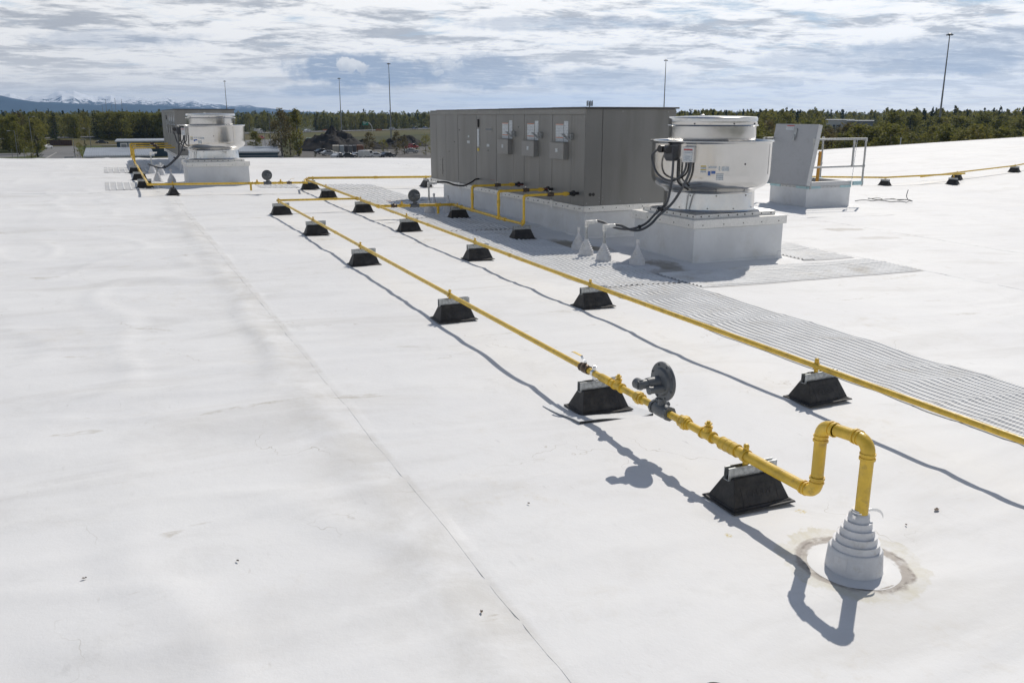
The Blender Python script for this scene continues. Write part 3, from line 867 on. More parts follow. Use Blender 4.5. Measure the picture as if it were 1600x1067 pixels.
small = []
for x, y, l, kind in ((6.29, 11.03, 'small white boot with a conduit elbow, left one of the pair by the big fan', 'lb'),
                (6.29, 10.52, 'small white boot with a conduit elbow, right one of the pair by the big fan', 'lb'),
                (6.60, 10.13, 'small white boot with a plain white cap, nearest the fan curb', 'cap'),
                (6.42, 11.5, 'small white boot half hidden behind the conduit boots at the unit corner', 'cap'),
                (5.82, 16.62, 'small white boot with tall conduit behind the near regulator', 'tall'),
                (6.08, 17.05, 'small capped white boot just behind the tall conduit', 'cap'),
                (6.20, 16.55, 'small capped white boot left of the big unit curb, in shade', 'cap'),
                (1.20, 28.05, 'small distant white boot farthest from the camera beside the far unit', 'tall'),
                (1.42, 27.6, 'small distant white boot, second from the back beside the far unit', 'cap'),
                (1.20, 25.3, 'small distant white boot lit by the sun, with the conduit of the far fan', 'lb'),
                (1.52, 24.9, 'small distant white boot right beside the lit one, in front of the far curb', 'cap')):
    t, z0 = boot(x, y, .112, .255, l, neck=.022, steps=5)
    if kind == 'cap':
        MB().tube([(0, 0, .25), (0, 0, .315)], .017, 14).build('stub', BOOT, t); MB().tube([(0, 0, .31), (0, 0, .36)], .024, 14).build('cap', WHT, t)
    else:
        H = .50 if kind == 'lb' else .60
        if kind == 'lb' and y > 20: H = .42
        m = MB().tube([(0, 0, .24), (0, 0, H - .02)], .0165, 14); m.tube([(0, 0, .255), (0, 0, .285)], .023, 8); m.tube([(0, 0, H - .07), (0, 0, H - .03)], .023, 8)
        m.build('conduit_stub', GALV, t)
        m = MB(); m.box(-.024, .135, -.022, .022, H - .03, H + .022); m.box(-.024, .022, -.022, .022, H - .075, H - .03); m.tube([(.135, 0, H), (.175, 0, H)], .024, 8)
        m.build('conduit_body', GALV2, t, bevel=.006)
    small.append((x, y, z0))

# loose conduits
def cable(name, pts, r, m, label, cat='conduit', group=None, ties=()):
    """smooth run through world points"""
    P = [V(p) for p in pts]; out = []
    for i in range(len(P) - 1):
        p0 = P[max(i - 1, 0)]; p1 = P[i]; p2 = P[i + 1]; p3 = P[min(i + 2, len(P) - 1)]
        for k in range(8):
            t = k / 8; out.append(.5 * ((2 * p1) + (p2 - p0) * t + (2 * p0 - 5 * p1 + 4 * p2 - p3) * t * t + (3 * p1 - p0 - 3 * p2 + p3) * t ** 3))
    out.append(P[-1])
    o = MB().tube([p - P[0] for p in out], r, 10).build(name, m); o.location = P[0]
    return tag(o, label, cat, group)


cable('flex_conduit', [(6.00, 16.62, .69), (6.2, 16.62, .685), (6.4, 16.66, .62), (6.65, 16.8, .59), (6.88, 16.95, .64), (7.02, 17.06, .69), (7.13, 17.1, .69)], .018, CABLK, 'black flexible conduit sagging from the tall boot to the big unit')


# ------------------------------------------------------------------ roof curbs
def curb(x0, x1, y0, y1, h, label, cap=True, name='roof_curb', z=None, group=None):
    zz = zr(x0, y0) if z is None else z
    t = thing(name, ((x0 + x1) / 2, (y0 + y1) / 2, zz), label, 'roof curb', group)
    b = MB(); f = .012
    # wall sheets with slight flare at the foot
    b.frustum((x1 - x0 + .10, y1 - y0 + .10), (x1 - x0, y1 - y0), -.11, .03); b.v = [(p[0], p[1], p[2]) for p in b.v]
    b.box(-(x1 - x0) / 2, (x1 - x0) / 2, -(y1 - y0) / 2, (y1 - y0) / 2, .0, h)
    b.build('membrane_wall', CURB, t, bevel=.02)
    pc = MB(); X, Y = (x1 - x0) / 2, (y1 - y0) / 2
    pc.box(-X - .004, -X + .11, -Y - .004, -Y + .1, .0, h - .01); pc.build('corner_patch', CURB, t, bevel=.004)
    pc = MB(); pc.box(X - .09, X + .004, -Y - .005, -Y + .1, .0, .09); pc.build('corner_patch', CURB, t, bevel=.02)
    if cap:
        c = MB(); c.box(-X - .03, X + .03, -Y - .03, Y + .03, h - .005, h + .115)
        c.build('metal_cap', GALV2, t, bevel=.004)
        s = MB()
        for i in range(5):
            a = -X + .12 + (2 * X - .24) * i / 4 + .03 * sin(i * 7.1)
            s.tube([(a, -Y - .034, h + .04), (a, -Y - .028, h + .04)], .008, 8); s.tube([(-X - .034, a, h + .04), (-X - .028, a, h + .04)], .008, 8)
        s.build('screw', DARK, t)
    return t


fc = curb(7.365, 8.965, 9.885, 11.43, .49, 'white curb with a galvanized cap under the big near fan', group='white curbs under the fans')
FZ = zr(7.365, 9.885) + .605


# ------------------------------------------------------------------ exhaust fan
def make_fan(cx, cy, z0):
    t = thing('exhaust_fan', (cx, cy, z0), 'large shiny aluminium exhaust fan on the near curb beside the hatch', 'exhaust fan', 'spun aluminium exhaust fans')
    # cx,cy centre, local heights from curb cap top
    p = MB(); p.box(-.72, .72, -.67, .67, 0.0, .058); p.build('base_plate', GALV2, t, bevel=.004)
    sl = MB(); sl.frustum((1.44, 1.34), (1.30, 1.26), .058, .078); sl.build('plate_top', ALUD, t)
    s = MB()
    for i in range(9):
        a = -.62 + 1.24 * i / 8 + .02 * sin(i * 5)
        s.tube([(a, -.674, .03), (a, -.668, .03)], .011, 8); s.tube([(-.724, a, .03), (-.718, a, .03)], .011, 8)
    s.build('rivet', DARK, t)
    th = MB(); th.lathe([(.685, .07), (.675, .08), (.668, .10), (.664, .30), (.660, .325)], n=96, caps=False); th.build('throat', ALU, t)
    bw = MB()
    prof = [(.655, .318), (.662, .330), (.668, .345), (.682, .360), (.708, .374), (.742, .390), (.778, .408), (.808, .430), (.832, .458), (.848, .490), (.857, .522)]
    prof += [(.862, .55), (.866, .60), (.868, 1.02), (.872, 1.035), (.893, 1.045), (.897, 1.055), (.893, 1.066), (.875, 1.064), (.858, 1.05), (.852, .9), (.80, .50), (.62, .40)]
    bw.lathe(prof, n=112, caps=False); bw.build('bowl', ALU, t, ang=50)
    nk = MB(); nk.lathe([(.60, .42), (.628, .5), (.632, 1.275), (.62, 1.28)], n=96, caps=False); nk.build('neck', ALU, t)
    rg = MB(); rg.lathe([(.632, 1.262), (.655, 1.264), (.660, 1.272), (.655, 1.282), (.640, 1.284)], n=96, caps=False); rg.build('lip_ring', ALU, t)
    cp = MB(); cp.lathe([(.640, 1.283), (.644, 1.30), (.644, 1.372), (.638, 1.388), (.622, 1.396), (.4, 1.405), (.03, 1.41)], n=96); cp.build('cap', ALU, t, ang=40)
    MB().lathe([(.03, 1.405), (.03, 1.425), (.018, 1.43)], (-.15, .05, 0), 14).build('top_knob', ALUD, t)
    s = MB()
    for r, h, angs in ((.6455, 1.30, (-150, -100, -62)), (.662, .12, (-165, -128, -95, -60)), (.6625, .30, (-150, -118, -75))):
        for a in angs:
            a = radians(a); u = V((cos(a), sin(a), 0)); s.tube([u * r + Zd * h, u * (r + .008) + Zd * h], .010, 8)
    s.build('screw', DARK, t)
    sm = MB(); a = radians(-57); u = V((cos(a), sin(a), 0)); w = V((-sin(a), cos(a), 0))
    sm.tube([u * .869 + Zd * .6, u * .869 + Zd * 1.02], .004, 6); sm.build('seam', ALUD, t)
    h = MB(); a = radians(-94); u = V((cos(a), sin(a), 0)); h.tube([u * .864 + Zd * .755, u * .871 + Zd * .755], .012, 10); h.build('plug', DARK, t)
    # junction boxes on the camera-left side
    def frame(ang): 
        a = radians(ang); u = V((cos(a), sin(a), 0)); w = V((-sin(a), cos(a), 0))
        return lambda o, i, z: u * o + w * i + Zd * z
    f = frame(-164)
    jb = MB(); c = [f(o, i, z) for z in (.83, 1.0) for i in (-.075, .075) for o in (.86, .99)]
    jb.add(c, [(0, 2, 3, 1), (4, 5, 7, 6), (0, 1, 5, 4), (2, 6, 7, 3), (0, 4, 6, 2), (1, 3, 7, 5)]); jb.add([f(.86, -.06, .79), f(.86, .06, .79), f(.96, .06, .79), f(.96, -.06, .79), f(.86, -.07, .83), f(.86, .07, .83), f(.985, .07, .83), f(.985, -.07, .83)], [(0, 1, 2, 3), (7, 6, 5, 4), (0, 4, 5, 1), (1, 5, 6, 2), (2, 6, 7, 3), (3, 7, 4, 0)])
    jb.build('switch_box', CABLE, t, bevel=.006)
    f2 = frame(-173)
    mo = MB(); mo.tube([f2(.86, .02, .955), f2(1.02, .02, .955)], .052, 18); mo.tube([f2(.93, .04, .955), f2(1.0, .17, .95)], .046, 18); mo.tube([f2(1.0, .16, .95), f2(1.01, .21, .95)], .055, 14)
    mo.build('cord_plug', CABLK, t)
    f3 = frame(-147)
    j = MB(); c = [f3(o, i, z) for z in (.775, .99) for i in (-.085, .085) for o in (.85, .935)]
    j.add(c, [(0, 2, 3, 1), (4, 5, 7, 6), (0, 1, 5, 4), (2, 6, 7, 3), (0, 4, 6, 2), (1, 3, 7, 5)]); jo = j.build('junction_box', ALUD, t, bevel=.006)
    def plate(fr, o, i0, i1, z0, z1, m, nm, par):
        q = MB(); q.add([fr(o, i0, z0), fr(o, i1, z0), fr(o, i1, z1), fr(o, i0, z1), fr(o + .002, i0, z0), fr(o + .002, i1, z0), fr(o + .002, i1, z1), fr(o + .002, i0, z1)], [(0, 1, 2, 3), (7, 6, 5, 4), (0, 4, 5, 1), (1, 5, 6, 2), (2, 6, 7, 3), (3, 7, 4, 0)])
        return q.build(nm, m, par, smooth=False)
    plate(f3, .936, -.062, .066, .79, .88, LABT, 'sticker', jo); plate(f3, .936, -.062, .066, .892, .945, LABT, 'sticker', jo); plate(f3, .939, -.062, .066, .945, .962, REDL, 'sticker', jo)
    # curved stickers on the bowl
    def sticker(a0, a1, z0, z1, m):
        q = MB(); n = 4
        for i in range(n + 1):
            a = radians(a0 + (a1 - a0) * i / n); q.v += [(.8705 * cos(a), .8705 * sin(a), z0), (.8705 * cos(a), .8705 * sin(a), z1)]
        q.f = [(2 * i, 2 * i + 2, 2 * i + 3, 2 * i + 1) for i in range(n)]
        q.build('sticker', m, t)
    sticker(-136, -131, .72, .735, YLBL); sticker(-136, -131, .688, .718, LABT); sticker(-136, -131, .675, .686, YLBL); sticker(-136, -131, .640, .672, LABT)
    sticker(-129, -121.5, .70, .73, LABT); sticker(-129.2, -126.8, .60, .66, BLUL); sticker(-126.2, -122.4, .625, .665, BLUL); sticker(-119.7, -118.2, .67, .73, LABT)
    sticker(-117, -110, .665, .725, LABT); sticker(-121.5, -115, .54, .63, LABT)
    # conduits that hang on the bowl
    f = frame
    def hang(name, pts, r, m):
        P = pts; out = []
        for i in range(len(P) - 1):
            p0 = P[max(i - 1, 0)]; p1 = P[i]; p2 = P[i + 1]; p3 = P[min(i + 2, len(P) - 1)]
            for k in range(6):
                q = k / 6; out.append(.5 * ((2 * p1) + (p2 - p0) * q + (2 * p0 - 5 * p1 + 4 * p2 - p3) * q * q + (3 * p1 - p0 - 3 * p2 + p3) * q ** 3))
        out.append(P[-1]); MB().tube(out, r, 10).build(name, m, t)
    hang('loop_conduit', [frame(-176)(1.0, 0, .94), frame(-184)(.99, 0, .86), frame(-186)(.95, 0, .74), frame(-181)(.93, 0, .61), frame(-170)(.93, 0, .53), frame(-160)(.93, 0, .52), frame(-152)(.93, 0, .60), frame(-149)(.92, 0, .69), frame(-148.5)(.91, 0, .79)], .0165, CABLE)
    hang('drop_conduit', [frame(-156)(.93, 0, .81), frame(-156)(.93, 0, .6), frame(-155)(.925, 0, .50), frame(-151)(.89, 0, .44), frame(-148)(.82, 0, .40)], .015, CABLK)
    hang('flex_conduit', [frame(-160)(.95, 0, .80), frame(-160)(.96, 0, .6), frame(-161)(.97, 0, .4), frame(-164)(.98, 0, .2), V((-1.08, -.20, .04)), V((-1.22, -.16, -.10)), V((-1.38, -.02, -.18)), V((-1.52, .18, -.17)), V((-1.62, .33, -.11)), V((-1.705, .375, -.085))], .0175, CABLE)
    hang('flex_conduit', [frame(-144)(.93, 0, .78), frame(-145)(.945, 0, .62), frame(-150)(.97, 0, .42), frame(-158)(.99, 0, .2), V((-1.06, -.27, .03)), V((-1.2, -.26, -.10)), V((-1.34, -.20, -.175)), V((-1.48, -.15, -.16)), V((-1.60, -.135, -.105)), V((-1.70, -.135, -.085))], .0195, CABLE)
    tie = MB()
    for p, q in ((V((-1.02, -.25, .13)), V((-1.04, -.25, .10))), (V((-1.29, -.17, -.145)), V((-1.32, -.155, -.155)))):
        tie.tube([p, q], .045, 14)
    tie.build('cable_tie', CABLK, t)
    return t


fan = make_fan(8.165, 10.655, FZ)


# ------------------------------------------------------------------ packaged rooftop unit
def make_rtu():
    X0, Y0 = 7.11, 12.58; zg = zr(X0, Y0)
    t = thing('rooftop_unit', (X0, Y0, zg), 'long grey rooftop air unit with three boxes on its side, right of centre', 'rooftop unit', 'grey packaged rooftop units')
    def P(name, m, mt, par=t, bev=0, smooth=False, loc=None):
        m.v = [(p[0], p[1], p[2] - zg) for p in m.v]
        o = m.build(name, mt, par, bevel=bev, smooth=smooth)
        if name in ('bolt', 'bolt_hole', 'screw'): o['kind'] = 'stuff'
        return o
    W = 1.76; L = 7.53
    P('cabinet', MB().box(.012, W - .012, .012, L - .012, .52, 2.10), RTUM)
    ys = [0, .455, 1.105, 1.165, 1.641, 2.235, 2.30, 2.759, 3.385, 3.597, 4.395, 4.633, 5.48, 5.70, 6.454, 7.075, 7.385, L]
    for a, b in zip(ys[:-1], ys[1:]):
        w = .004 if b - a < .3 else 0
        P('side_panel', MB().box(-.002 + w, .012, a + .003, b - .003, .535, 2.008), RTUM, bev=.002)
    for a, b in ((0, .318), (.324, W)):
        P('front_panel', MB().box(a + .003, b - .003, -.002, .012, .535, 2.095), RTUM, bev=.002)
    s = MB()
    for y in ys[:-1]:
        for z in (.56, 1.98):
            s.tube([(-.006, y + .02, z), (0, y + .02, z)], .006, 6)
    for z in [.62 + .12 * i for i in range(12)]: s.tube([(-.006, L - .05, z), (0, L - .05, z)], .006, 6)
    for x, z in ((.05, .58), (.29, .6), (.29, .66), (.36, .64), (.36, .69), (.36, 2.06), (.05, 2.06), (.7, 2.06), (.7, .6), (1.1, .61), (1.35, 1.4), (.34, 1.42), (1.6, 2.05), (1.6, .62)):
        s.tube([(x, -.006, z), (x, 0, z)], .008, 6)
    P('bolt', s, GALV)
    h = MB(); h.tube([(.115, -.006, .723), (.115, .0, .723)], .028, 14); h.tube([(.175, -.006, .723), (.175, .0, .723)], .028, 14); P('knockout', h, DARK)
    cuts = [-.02, 1.119, 2.245, 3.385, 4.516, 5.644, 6.985]
    for a, b in zip(cuts[:-1], cuts[1:]):
        f = P('roof_fascia', MB().box(-.018, .02, a + .002, b - .002, 2.012, 2.098), RTUF, bev=.002)
        st = .003 * cuts[::-1].index(b); q = MB(); q.box(-.04, W + .03, a - .03, b - .012, 2.1, 2.112 + st); P('roof_panel', q, CAPD, bev=.003)
        k = MB()
        for y in (a + .05, a + .5, b - .06): k.tube([(-.022, y, 2.05), (-.016, y, 2.05)], .009, 6)
        P('bolt', k, GALV)
    P('roof_fascia', MB().box(-.018, .02, 6.987, L, 2.012, 2.06), RTUF)
    # base rail
    for a, b in ((0.0, 1.13), (1.14, 3.38), (3.39, 5.63), (5.64, L)):
        r = P('base_rail', MB().box(-.012, .02, a + .004, b - .004, .435, .53), GALV2, bev=.003)
        k = MB(); y = a + .1
        while y < b - .08:
            for dy, zz in ((0, .49), (.035, .485), (.2, .475)):
                k.tube([(-.0155, y + dy, zz), (-.011, y + dy, zz)], .010, 6)
            y += .42
        P('bolt_hole', k, DARK)
        P('rail_lug', MB().box(-.03, -.012, b - .06, b + .03, .42, .545), GALV2)
    P('base_rail', MB().box(.0, W, -.014, .01, .435, .535), GALV2, bev=.003)
    k = MB()
    for i in range(7): k.tube([(.1 + i * .26, -.018, .49 + .012 * (i % 2)), (.1 + i * .26, -.013, .49 + .012 * (i % 2))], .009, 6)
    P('bolt', k, DARK)
    MB_ = MB(); MB_.tube([(-.03, -.03, .44), (-.045, -.035, .48), (-.03, -.03, .53), (.0, -.03, .535)], .008, 8); P('lifting_lug', MB_, GALV2)
    # control boxes, shades, notices
    for (a, b), n1, n2, v in (((.632, 1.186), (.741, 1.027), (.574, .722), (.39, .595)), ((1.768, 2.317), (1.866, 2.161), (1.70, 1.842), (1.523, 1.741)), ((2.896, 3.443), (3.002, 3.289), (2.819, 2.957), (2.661, 2.879))):
        bx = P('control_box', MB().box(-.095, -.003, a - .06, b - .10, 1.27, 1.545), RTUB, bev=.004)
        q = MB().box(-.0985, -.0955, (a + b) / 2 - .13, (a + b) / 2 - .05, 1.385, 1.445); P('sticker', q, LABT)
        P('box_lid', MB().box(-.105, -.003, a - .07, b - .09, 1.548, 1.556), RTUF)
        P('notice', MB().box(-.006, -.003, n1[0], n1[1], 1.558, 1.853), LABT)
        for zz in (1.838, 1.62): P('warning_stripe', MB().box(-.0075, -.0065, n1[0] + .01, n1[1] - .01, zz, zz + .012), ORNG)
        P('notice', MB().box(-.006, -.003, n2[0], n2[1], 1.558, 1.90), LABT)
        c = v[0]
        P('vent_box', MB().box(-.06, -.003, c, c + .11, 1.60, 1.70), GALV, bev=.004)
        hood = MB(); hood.add([(-.01, c + .11, 1.70), (-.15, c + .17, 1.70), (-.15, c + .05, 1.70), (-.01, c, 1.70), (-.06, c + .11, 1.60), (-.06, c + .01, 1.60), (-.155, c + .17, 1.695), (-.155, c + .05, 1.695), (-.065, c + .11, 1.595), (-.065, c + .01, 1.595)],
                              [(0, 1, 2, 3), (1, 6, 7, 2), (6, 8, 9, 7), (1, 4, 8, 6), (2, 7, 9, 5), (2, 5, 4, 1)])
        P('vent_hood', hood, GALV)
        P('vent_slot', MB().box(-.12, -.10, c + .05, c + .12, 1.648, 1.652), DARK)
    P('handle', MB().box(-.025, -.003, 4.48, 4.52, 1.755, 1.915), DARK)
    P('notice', MB().box(-.006, -.003, 4.46, 4.585, 1.36, 1.72), LABT); P('yellow_sticker', MB().box(-.006, -.003, 4.47, 4.58, 1.272, 1.328), YLBL)
    P('name_plate', MB().box(-.006, -.003, 3.79, 4.20, 1.662, 1.766), RTUF)
    P('name_print', MB().box(-.008, -.0065, 3.82, 4.12, 1.70, 1.735), LOGO)
    for a, b, c, d in ((5.02, 5.1, 1.535, 1.576), (4.99, 5.14, 1.412, 1.467), (3.935, 4.07, 1.375, 1.43)): P('sticker', MB().box(-.006, -.003, a, b, c, d), LABT)
    P('access_strip', MB().box(-.010, -.003, 6.70, 6.73, .66, 1.03), RTUF)
    k = MB()
    for y in (6.65, 6.84):
        for z in (.63, .75, .87, .99, 1.05): k.tube([(-.006, y, z), (0, y, z)], .007, 6)
    for y, z in ((5.6, 1.68), (5.9, 1.42), (6.25, 1.2), (2.55, 1.78), (4.0, 1.30)): k.tube([(-.008, y, z), (0, y, z)], .011, 6)
    P('screw', k, DARK)
    return t


rtu = make_rtu()
rc = curb(7.16, 8.80, 12.62, 19.4, .43, 'long white curb under the big near rooftop unit', cap=False, group='white curbs under the rooftop units')

# distant copies of fan, curb and unit
RF = record(fan); RR = record(rtu)
fx0, fy0 = 1.87, 23.88
fz = zr(fx0, fy0)
fc2 = make_copy(record(fc), (fx0 + .76, fy0 + .73, fz), 'white curb with a metal cap under the distant fan at left', scale=(.95, .95, .95))
fan2 = make_copy(RF, (fx0 + .74, fy0 + .73, fz + .575), 'smaller looking distant aluminium exhaust fan at left, before the mountains', scale=(.96, .96, .865))
rx0, ry0 = 2.07, 29.3
rz0 = zr(rx0, ry0)
rtu2 = make_copy(RR, (rx0, ry0, rz0), 'distant grey rooftop unit behind the far fan, below the mountains', scale=(1.0, .9, .885))
rc2 = make_copy(record(rc), (rx0 + .86, ry0 + 3.1, rz0), 'white curb under the distant rooftop unit at left', scale=(1, .88, .885))

# ------------------------------------------------------------------ roof hatch
hz = zr(15.2, 16.07)
hx0, hx1, hy0, hy1 = 15.2, 16.61, 16.07, 17.35
t = thing('roof_hatch', ((hx0 + hx1) / 2, (hy0 + hy1) / 2, hz), 'open roof hatch with a big grey lid standing up, on a white curb', 'roof hatch')
L0 = t.location
b = MB(); 
wt = .06; zt_ = hz + .475
b.box(hx0, hx1, hy0, hy0 + wt, hz - .1, zt_); b.box(hx0, hx1, hy1 - wt, hy1, hz - .1, zt_); b.box(hx0, hx0 + wt, hy0 + wt, hy1 - wt, hz - .1, zt_); b.box(hx1 - wt, hx1, hy0 + wt, hy1 - wt, hz - .1, zt_)
b.build('curb_wall', CURB, t, world=True, bevel=.012)
b = MB(); b.box(hx0 - .01, hx1 + .01, hy0 - .01, hy0 + .09, zt_, zt_ + .10); b.box(hx0 - .01, hx1 + .01, hy1 - .09, hy1 + .01, zt_, zt_ + .10)
b.box(hx0 - .01, hx0 + .09, hy0 + .09, hy1 - .09, zt_, zt_ + .10); b.box(hx1 - .09, hx1 + .01, hy0 + .09, hy1 - .09, zt_, zt_ + .10)
b.build('curb_cap', HATCHE, t, world=True, bevel=.004)
b = MB(); b.box(hx0 + .1, hx1 - .1, hy0 + .1, hy1 - .1, hz - .05, hz); b.build('shaft_floor', DARK, t, world=True)
# lid: hinge on the left side, leaning a little back over the opening
lt = .11; R = Matrix.Rotation(radians(9.5), 3, 'Y')
lid = MB().box(-lt / 2, lt / 2, hy0 - .10, hy1 + .09, 0, 1.44, R, (hx0 - .06, 0, zt_ + .02)); lo = lid.build('lid', HATCH, t, world=True, bevel=.004)
e = MB().box(-lt / 2 - .004, lt / 2 + .004, hy0 - .104, hy0 - .101, 0.005, 1.436, R, (hx0 - .06, 0, zt_ + .02)); e.build('lid_edge', HATCHE, t, world=True)  # lid side in paler steel, imitating light thrown back by the roof
q = MB().box(-lt / 2 - .003, -lt / 2 - .001, hy0 + .71, hy0 + .98, 1.29, 1.415, R, (hx0 - .06, 0, zt_ + .02)); q.build('notice', LABT, t, world=True)
q = MB().box(-lt / 2 - .005, -lt / 2 - .003, hy0 + .71, hy0 + .96, 1.385, 1.41, R, (hx0 - .06, 0, zt_ + .02)); q.build('notice', REDL, t, world=True)
q = MB().box(-lt / 2 - .03, -lt / 2, hy0 + .57, hy0 + .66, 1.12, 1.33, R, (hx0 - .06, 0, zt_ + .02)).box(-lt / 2 - .05, -lt / 2 - .03, hy0 + .58, hy0 + .65, 1.04, 1.18, R, (hx0 - .06, 0, zt_ + .02)); q.build('hasp', GALV, t, world=True, bevel=.004)
for a, b_, y in ((hx0, hx0 + .42, hy0 - .016), (hx1 - .36, hx1, hy0 - .016)):
    MB().box(a, b_, y, y + .012, zt_ - .055, zt_ - .002).build('bracket', ZBLU, t, world=True)
MB().box(hx0 + .43, hx1 - .37, hy0 - .014, hy0 - .003, zt_ - .05, zt_ - .01).build('slotted_rail', HATCHE, t, world=True)
MB().box(hx0 - .014, hx0 - .003, hy0, hy0 + .35, zt_ - .055, zt_ - .002).build('bracket', ZBLU, t, world=True)
MB().box(hx0 - .014, hx0 - .003, hy0 + .9, hy1, zt_ - .055, zt_ - .002).build('bracket', ZBLU, t, world=True)
MB().box(hx0 - .012, hx0 - .003, hy0 + .36, hy0 + .89, zt_ - .05, zt_ - .01).build('slotted_rail', HATCHE, t, world=True)
k = MB()
for i in range(4): k.tube([(hx0 + .5 + i * .13, hy0 - .018, zt_ - .03), (hx0 + .5 + i * .13, hy0 - .014, zt_ - .03)], .008, 6); k.tube([(hx0 - .018, hy0 + .42 + i * .13, zt_ - .03), (hx0 - .014, hy0 + .42 + i * .13, zt_ - .03)], .008, 6)
k.build('bolt_slot', DARK, t, world=True)
# guard rail
g = thing('guard_rail', (15.24, 16.02, hz), 'galvanized pipe guard rail round the open roof hatch', 'guard rail')
r = .024; zt2 = 1.44; zm = .79
c1 = V((15.245, 16.0, 0)); c2 = V((16.90, 16.0, 0)); c3 = V((16.90, 17.42, 0)); c4 = V((14.96, 17.42, 0))
for c, zb0 in ((c1, .28), (c2, .31), (c3, .31), (c4, .31)):
    MB().tube([c + Zd * zb0, c + Zd * (zt2 - .02)], r, 12).build('post', RAIL, g, world=True)
    MB().tube([c + Zd * (zt2 - .06), c + Zd * (zt2 + .02)], .034, 12).tube([c + Zd * (zm - .03), c + Zd * (zm + .03)], .034, 12).build('socket', RAIL, g, world=True)
for a, b_, nm in ((c1, c2, 'rail'), (c4, V((15.05, 17.42, 0)), 'rail'), (c1 * .0 + V((16.5, 16.0, 0)), c2, None)):
    if nm: MB().tube([a + Zd * zt2, b_ + Zd * zt2], r, 12).build('top_rail', RAIL, g, world=True)
MB().tube([c4 + Zd * zt2, V((15.3, 17.42, zt2))], r, 12).build('top_rail', RAIL, g, world=True)
MB().tube([c1 + Zd * zm, c2 + Zd * zm], r, 12).build('mid_rail', RAIL, g, world=True)
MB().tube([V((16.52, 16.0, zm)), V((16.52, 16.0, zt2))], .027, 12).build('post', RAIL, g, world=True)
MB().box(16.60, 16.93, 15.985, 16.02, .33, .43).build('bracket', ZBLU, g, world=True); MB().box(14.93, 15.2, 17.36, 17.40, .33, .43).build('bracket', ZBLU, g, world=True)
MB().box(16.60, 16.93, 17.36, 17.40, .33, .43).build('bracket', ZBLU, g, world=True)
ch = MB()
for i in range(26):
    z = 1.42 - i * .037; o = V((16.60 - .0022 * i, 15.99, z))
    ch.tube([o + V((.008 if i % 2 else 0, 0 if i % 2 else .008, .02)), o - V((.008 if i % 2 else 0, 0 if i % 2 else .008, .02))], .006, 5)
ch.build('chain', ZINC, g, world=True)
lp = thing('ladder_post', (16.05, 16.65, hz + .1), 'orange yellow ladder safety post rising out of the open hatch', 'safety post')
MB().box(-.028, .028, -.028, .028, 0, 1.17, Matrix.Rotation(radians(2), 3, 'X')).build('post', YELD, lp, bevel=.004)
MB().tube([(0, -.03, 1.10), (0, .03, 1.10)], .012, 8).build('pin', DARK, lp)

# tangle of wire right of the hatch
wr = []; random.seed(3)
P = V((17.6, 17.0, 0)); a = 0
for i in range(34):
    a += random.uniform(-.9, 1.1); P = P + V((cos(a) * .13 + .01, sin(a) * .10 - .004, 0)); wr.append(V((P.x, P.y, zr(P.x, P.y) + .02 + .03 * abs(sin(i * .8)))))
for i in range(5): wr.append(wr[-1] + V((.12, -.05 * (i % 3), .0)) + V((0, 0, -.0035)))
wr.append(wr[-1] + V((-.05, 0, .10))); wr.append(wr[-1] + V((.06, .02, .16)))
cable('wire_tangle', wr, .010, CABLE, 'loose tangle of dark wire on the roof right of the hatch', 'wire')

# ------------------------------------------------------------------ small things on the roof
# scrap of membrane under the second support
m = MB(); P = [(2.60, 5.25), (2.70, 4.80), (3.27, 4.79), (3.27, 5.2)]
nn = 12; vs = []
for j in range(7):
    for i in range(nn + 1):
        u, v = i / nn, j / 6
        x = 2.70 + .57 * u - .05 * v; y = 4.775 + .45 * v - .03 * u
        vs.append((x, y, zb(x, y) + .007 + .014 * (abs(2 * u - 1) ** 3) * (1 - v) + .012 * (1 - v) ** 3 * sin(u * 6)))
top = vs; bot = [(a, b, c - .006) for a, b, c in vs]; W_ = nn + 1
m.v = top + bot; o = len(top)
for j in range(6):
    for i in range(nn):
        m.f.append((j * W_ + i, j * W_ + i + 1, (j + 1) * W_ + i + 1, (j + 1) * W_ + i)); m.f.append((o + (j + 1) * W_ + i, o + (j + 1) * W_ + i + 1, o + j * W_ + i + 1, o + j * W_ + i))
for i in range(nn): m.f.append((o + i, o + i + 1, i + 1, i))
for j in range(6): m.f.append((j * W_, (j + 1) * W_, o + (j + 1) * W_, o + j * W_)); m.f.append((o + j * W_ + nn, o + (j + 1) * W_ + nn, (j + 1) * W_ + nn, j * W_ + nn))
sc = m.build('membrane_scrap', CURB); sc.location = (0, 0, 0)
tag(sc, 'loose curled white membrane scrap with dark edge under the support by the valve', 'membrane scrap')
ed = MB()
ed.v = [(a, b - .002, c - .013) for a, b, c in bot[:W_]] + [(a, b - .002, c + .002) for a, b, c in bot[:W_]]; ed.f = [(i, i + 1, W_ + i + 1, W_ + i) for i in range(nn)]
ed.build('dark_edge', DARK, sc)
